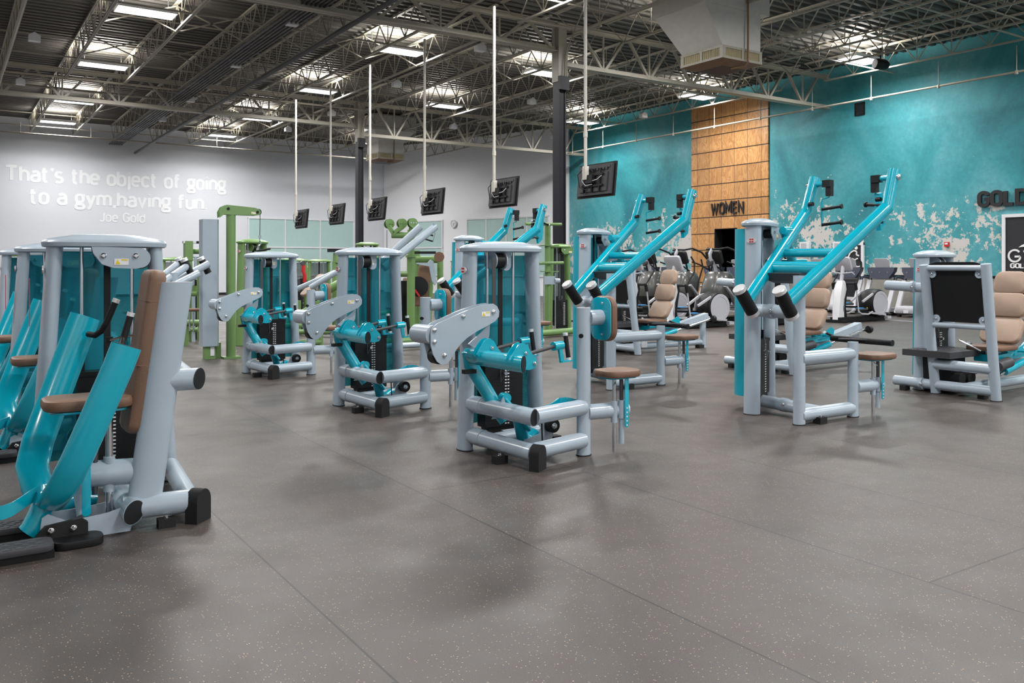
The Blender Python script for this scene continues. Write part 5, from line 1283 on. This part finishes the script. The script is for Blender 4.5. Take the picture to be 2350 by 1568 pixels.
MB().lathe(gp(1008, 590, -.2), V((-.5, -.8, 0)), [(.10, 0), (.10, .04)], n=24).build('round_pad', BROWN, t)
MB().lathe(gp(960, 658, -.2), V((-.5, -.8, 0)), [(.2, 0), (.2, .04), (.05, .05)], n=30).build('weight_disc', BLACK, t)
MB().bar(gp(952, 665, -.3), gp(963, 680, -.3), .05, .03).build('caution_bar', RED, t)
post(1010, 580, .06, .5); post(957, 575, .06, .4); MB().tube(gp(955, 790), gp(1012, 790), .05, n=16).build('base_beam', GREEN, t)
MB().box(gp(930, 692, .6), (.24, .2, .85)).build('weight_cover', BLACK, t)
# black upright weight rack with red lever left of the green tower
t = thing('red_lever_rack', 'small dark rack with a red lever arm in front of the left frosted window', 'exercise machine', at(692, 700, D=19)*1.0); t.location.z = 0; t['org'] = tuple(t.location)
D_ = 19
post(690, 640, .05, 0, BLACK); MB().path([gp(697, 606), gp(696, 622), gp(700, 634), gp(698, 648)], .04, n=10).build('lever', RED, t); MB().lathe(gp(695, 604), V((0, -1, 0)), [(.05, -.05), (.05, .05)], n=16).build('lever_knob', STEELD, t)
MB().lathe(gp(692, 655), V((0, -1, 0)), [(.16, -.03), (.16, .03)], n=24).build('weight_disc', DGREY, t); MB().pad(gp(676, 640), TY, TZ, .1, .28, .09, rc=.08, e=.03).build('side_pad', BROWN, t)

# ------------------------------------------------------------------ cardio machines
def treadmill():
    X, Y = 22.6, 14.95
    t = thing('treadmill', '', 'treadmill', (X, Y, 0), 'treadmills along the teal wall')
    M = Matrix.Translation((X, Y, 0)); mb = lambda: MB(M)
    for s_ in (-1, 1):
        mb().bar((.02, s_*.40, .10), (.42, s_*.40, 1.02), .06, .13, up=TY).build('upright', LGREY, t)
        m = mb().path([(.40, s_*.40, .95), (.46, s_*.40, 1.10), (.60, s_*.40, 1.12), (.95, s_*.38, 1.06)], .05, .035, n=14); m.build('handrail', NAVY, t)
    mb().tube((.48, -.40, 1.07), (.48, .40, 1.07), .032, n=16).build('cross_rail', LGREY, t)
    m = mb(); m.plate([(.36, -.28, 1.08), (.36, .28, 1.08), (.40, .42, 1.28), (.42, .44, 1.40), (.42, -.44, 1.40), (.40, -.42, 1.28)], (.16, 0, 0)); m.build('console', NAVY, t)
    m = mb(); m.plate([(.44, -.22, 1.40), (.44, .22, 1.40), (.36, .24, 1.62), (.34, .20, 1.66), (.34, -.20, 1.66), (.36, -.24, 1.62)], (.04, 0, .01)); m.build('display', LGREY, t)
    mb().plate([(.412, -.16, 1.44), (.412, .16, 1.44), (.345, .16, 1.60), (.345, -.16, 1.60)], (.01, 0, 0)).build('display_back', DISCP, t)
    m = mb()
    for y in (-.25, 0, .25): m.lathe((.285, y, 1.26), -TX, [(.012, 0), (.012, .006)], n=10)
    m.build('screw', ALU, t)
    m = mb(); m.pad((.10, 0, .20), TY, TX, .38, .26, .22, rc=.12, e=.07); m.build('motor_hood', LGREY, t)
    mb().box((-.165, .0, .16), (.012, .14, .08)).build('badge', WHITE, t)
    mb().box((.85, 0, .13), (1.5, .50, .04)).build('belt', RUBBER, t)
    for s_ in (-1, 1): mb().box((.85, s_*.33, .14), (1.6, .12, .06)).build('side_rail', LGREY, t)
    m = mb()
    for s_ in (-1, 1): m.box((.05, s_*.33, .03), (.1, .08, .06)).box((1.5, s_*.33, .05), (.1, .08, .10))
    m.build('foot', BLACK, t); mb().box((.8, 0, .09), (1.4, .55, .05)).build('deck_frame', BLACK, t)
    return t
tm = treadmill(); tm['label'] = 'second treadmill from the right edge, console and grey uprights clearly seen'
for k, dy in enumerate([-1.1, 1.1, 2.2, 3.3, 4.4, 5.5, 6.6, 8.8, 9.9, 11.0]):
    lab = 'treadmill half hidden by the weight tower of the nearest leg press' if k == 0 else '%s treadmill from the right in the row along the teal wall' % ORD[k+1]
    copy_tree(tm, lab, off=(0, dy, 0))

def elliptical():
    X, Y = 18.85, 13.55
    t = thing('elliptical_trainer', 'elliptical trainer with white front column and round disc housing behind the tan pads', 'elliptical trainer', (X, Y, 0), 'elliptical trainers with round disc housings')
    M = Matrix.Translation((X, Y, 0)); mb = lambda: MB(M)
    rg = lambda z, x0, x1, h: [V((x0, -h, z)), V((x1, -h*.8, z)), V((x1, h*.8, z)), V((x0, h, z)), V((x0-.05, h*.5, z)), V((x0-.05, -h*.5, z))]
    m = mb(); m.ring([rg(.08, .02, .26, .10), rg(.35, .03, .24, .105), rg(.62, .06, .26, .11), rg(.85, .10, .34, .115), rg(1.0, .16, .32, .10), rg(1.07, .19, .30, .07)]); m.build('front_column', WHITE, t)
    m = mb(); m.ring([rg(.05, .22, .42, .08), rg(.4, .20, .33, .09), rg(.9, .30, .42, .09), rg(1.02, .28, .40, .07)]); m.build('column_core', BLACK, t)
    mb().tube((.25, 0, 1.05), (.33, 0, 1.45), .045, .05, n=18).build('console_stem', LGREY, t)
    m = mb(); m.pad((.30, 0, 1.50), TY, V((-.45, 0, 1)), .25, .19, .07, rc=.06, e=.02); m.build('console', DISCP, t)
    mb().pad((.345, 0, 1.52), TY, V((-.45, 0, 1)), .20, .14, .02, rc=.03, e=.004).build('screen', BLACK, t)
    mb().path([(.36, -.30, 1.22), (.30, -.28, 1.28), (.26, 0, 1.25), (.30, .28, 1.28), (.36, .30, 1.22)], .018, n=10).build('fixed_handle', LGREY, t)
    mb().tube((.36, -.32, 1.0), (.36, .32, 1.0), .035, n=16).build('pivot_shaft', BLACK, t)
    for s_ in (-1, 1):
        y = s_*.33
        mb().path([(.36, y, 1.0), (.62, y, 1.30), (.66, y*.9, 1.52), (.58, y*.8, 1.66)], .020, n=12).build('arm_bar', BLACK, t)
        mb().tube((.36, y, 1.0), (.40, y, .84), .04, n=14).build('arm_boot', BLACK, t)
        mb().tube((.40, y, .86), (.50, y, .28), .018, n=12).build('arm_link', LGREY, t)
        mb().path([(.50, y, .28), (.62, y, .22), (.95, y*.9, .20), (1.15, y*.85, .26)], .022, n=12).build('link_rod', LGREY, t)
        z = .42 if s_ > 0 else .30
        m = mb().bar((.55, y*.62, z-.03), (1.25, y*.62, z-.06), .05, .05); m.build('pedal_arm', BLACK, t)
        m = mb().pad((.82, y*.62, z+.03), TX, TY, .19, .07, .05, rc=.06, e=.012); m.build('pedal', DGREY, t)
        mb().pad((.72, y*.62, z+.062), TX, TY, .12, .065, .02, rc=.05, e=.005).build('pedal_pad', BLUEL, t)
        mb().bar((1.05, y*.8, .24), (1.75, y*.8, .17), .04, .05).build('roller_rail', LGREY, t)
        mb().bar((.9, y*.5, .52), (1.3, y*.6, .72), .04, .05).build('crank_arm', LGREY, t)
    m = mb().lathe((1.55, .25, .47), -TY, [(.20, 0), (.31, .05), (.36, .14), (.37, .25), (.365, .44), (.34, .49)], n=44); m.build('drive_housing', BLACK, t)
    for s_, yy in ((-1, -.245), (1, .255)): mb().lathe((1.55, yy, .47), TY*s_, [(.315, 0), (.32, .012), (.25, .016), (.245, .008), (.001, .012)], n=44).build('disc_cover', DISCP, t)
    mb().lathe((1.22, -.10, .36), V((-1, -.3, 0)), [(.02, 0), (.02, .02)], n=12).build('yellow_dot', YEL, t)
    m = mb().box((.95, 0, .08), (1.9, .30, .12)); m.box((.05, 0, .04), (.12, .55, .07)); m.build('base_frame', BLACK, t)
    mb().box((1.95, 0, .09), (.16, .5, .07)).build('rear_foot', LGREY, t)
    return t
e0 = elliptical()
for i, (px, d) in enumerate(((1524, 19.4), (1434, 20.5))):
    a, b = ray(px); off = V((a*d-18.85, b*d-13.55, 0))
    copy_tree(e0, ['elliptical trainer with round disc housing just left of the nearest overhead lever machine', 'elliptical trainer with round disc housing behind the farthest leg press'][i], off=off)

def adaptive():
    X, Y = 15.9, 15.1
    t = thing('adaptive_trainer', 'dome fronted cardio trainer nearest to the overhead lever machine, below the WOMEN sign', 'cardio trainer', (X, Y, 0), 'dome fronted cardio trainers')
    M = Matrix.Translation((X, Y, 0)); mb = lambda: MB(M)
    def rr(z, x0, w, d, n=28):
        return [V((x0+d/2-d/2*math.copysign(abs(math.cos(2*math.pi*i/n))**.75, math.cos(2*math.pi*i/n)), w/2*math.copysign(abs(math.sin(2*math.pi*i/n))**.6, math.sin(2*math.pi*i/n)), z)) for i in range(n)]
    m = mb(); m.ring([rr(.62, .0, .66, .62), rr(.75, -.04, .74, .72), rr(.92, .0, .74, .74), rr(1.10, .06, .70, .68), rr(1.24, .12, .60, .56), rr(1.30, .18, .48, .42)]); m.build('dome_shroud', PEWTER, t)
    m = mb(); m.ring([rr(.34, .12, .40, .50), rr(.52, .03, .60, .62), rr(.64, -.005, .68, .66)]); m.build('lower_shroud', BLACK, t)
    mb().box((.19-.17, .08, 1.03), (.006, .26, .03)).build('maker_mark', ALU, t) if False else None
    for s_ in (-1, 1):
        m = mb().bar((.20, s_*.34, .95), (.95, s_*.36, .20), .05, .20, up=TY); m.build('side_strut', LGREY, t)
        m = mb().path([(.18, s_*.20, 1.86), (.34, s_*.34, 1.90), (.62, s_*.40, 1.80), (.84, s_*.41, 1.60), (.92, s_*.40, 1.30), (.98, s_*.38, .95)], .024, n=12); m.build('handrail', BLACK, t)
        m = mb().path([(.45, s_*.22, 1.55), (.60, s_*.34, 1.48), (1.0, s_*.40, 1.30)], .020, n=10); m.build('low_handrail', BLACK, t)
        m = mb().path([(.40, s_*.42, .72), (.46, s_*.43, 1.0), (.62, s_*.44, 1.42), (.58, s_*.42, 1.62)], .022, n=10); m.build('arm_bar', BLACK, t)
        mb().bar((.6, s_*.22, .36), (1.35, s_*.22, .30), .06, .06).build('pedal_arm', LGREY, t)
        mb().pad((1.1, s_*.22, .38), TX, TY, .2, .08, .05, rc=.06, e=.01).build('pedal', DGREY, t)
    mb().path([(.18, -.20, 1.86), (.14, 0, 1.87), (.18, .20, 1.86)], .024, n=12).build('front_rail', BLACK, t)
    m = mb().path([(.30, 0, 1.26), (.26, 0, 1.42), (.20, 0, 1.52), (.10, 0, 1.62), (.08, 0, 1.74), (.16, 0, 1.86)], .055, .03, up=TY, n=14); m.build('mast', LGREY, t)
    m = mb().pad((.24, 0, 1.66), TY, V((-.35, 0, 1)), .24, .17, .11, rc=.05, e=.02); m.build('console', BLACK, t)
    mb().pad((.305, 0, 1.67), TY, V((-.35, 0, 1)), .20, .13, .015, rc=.02, e=.003).build('screen', DGREY, t)
    mb().lathe((.14, .06, 1.53), -TX, [(.10, -.03), (.10, .03), (.08, .05)], n=22).build('console_speaker', DGREY, t)
    m = mb().box((.75, 0, .10), (1.7, .34, .14)); m.box((-.02, 0, .05), (.14, .62, .09)).box((1.55, 0, .05), (.14, .62, .09)); m.build('base_frame', BLACK, t)
    mb().box((.35, 0, .27), (.4, .3, .3)).build('flywheel_box', BLACK, t)
    return t
d0 = adaptive()
copy_tree(d0, 'second dome fronted cardio trainer, left of the one nearest the overhead lever machine', off=(0, 1.2, 0))
copy_tree(d0, 'third dome fronted cardio trainer, behind the tan pads of the farthest leg press', off=(0, 2.4, 0))
copy_tree(d0, 'fourth dome fronted cardio trainer, mostly hidden by the middle overhead lever arms', off=(0, 3.6, 0))
copy_tree(d0, 'dome fronted cardio trainer showing just left of the nearest teal tower guard', off=(.2, -1.15, 0))
for o in bpy.data.objects:
    for k in ('org', 'badge_side'):
        if k in o: del o[k]
    if o.parent is not None and 'category' in o: del o['category']
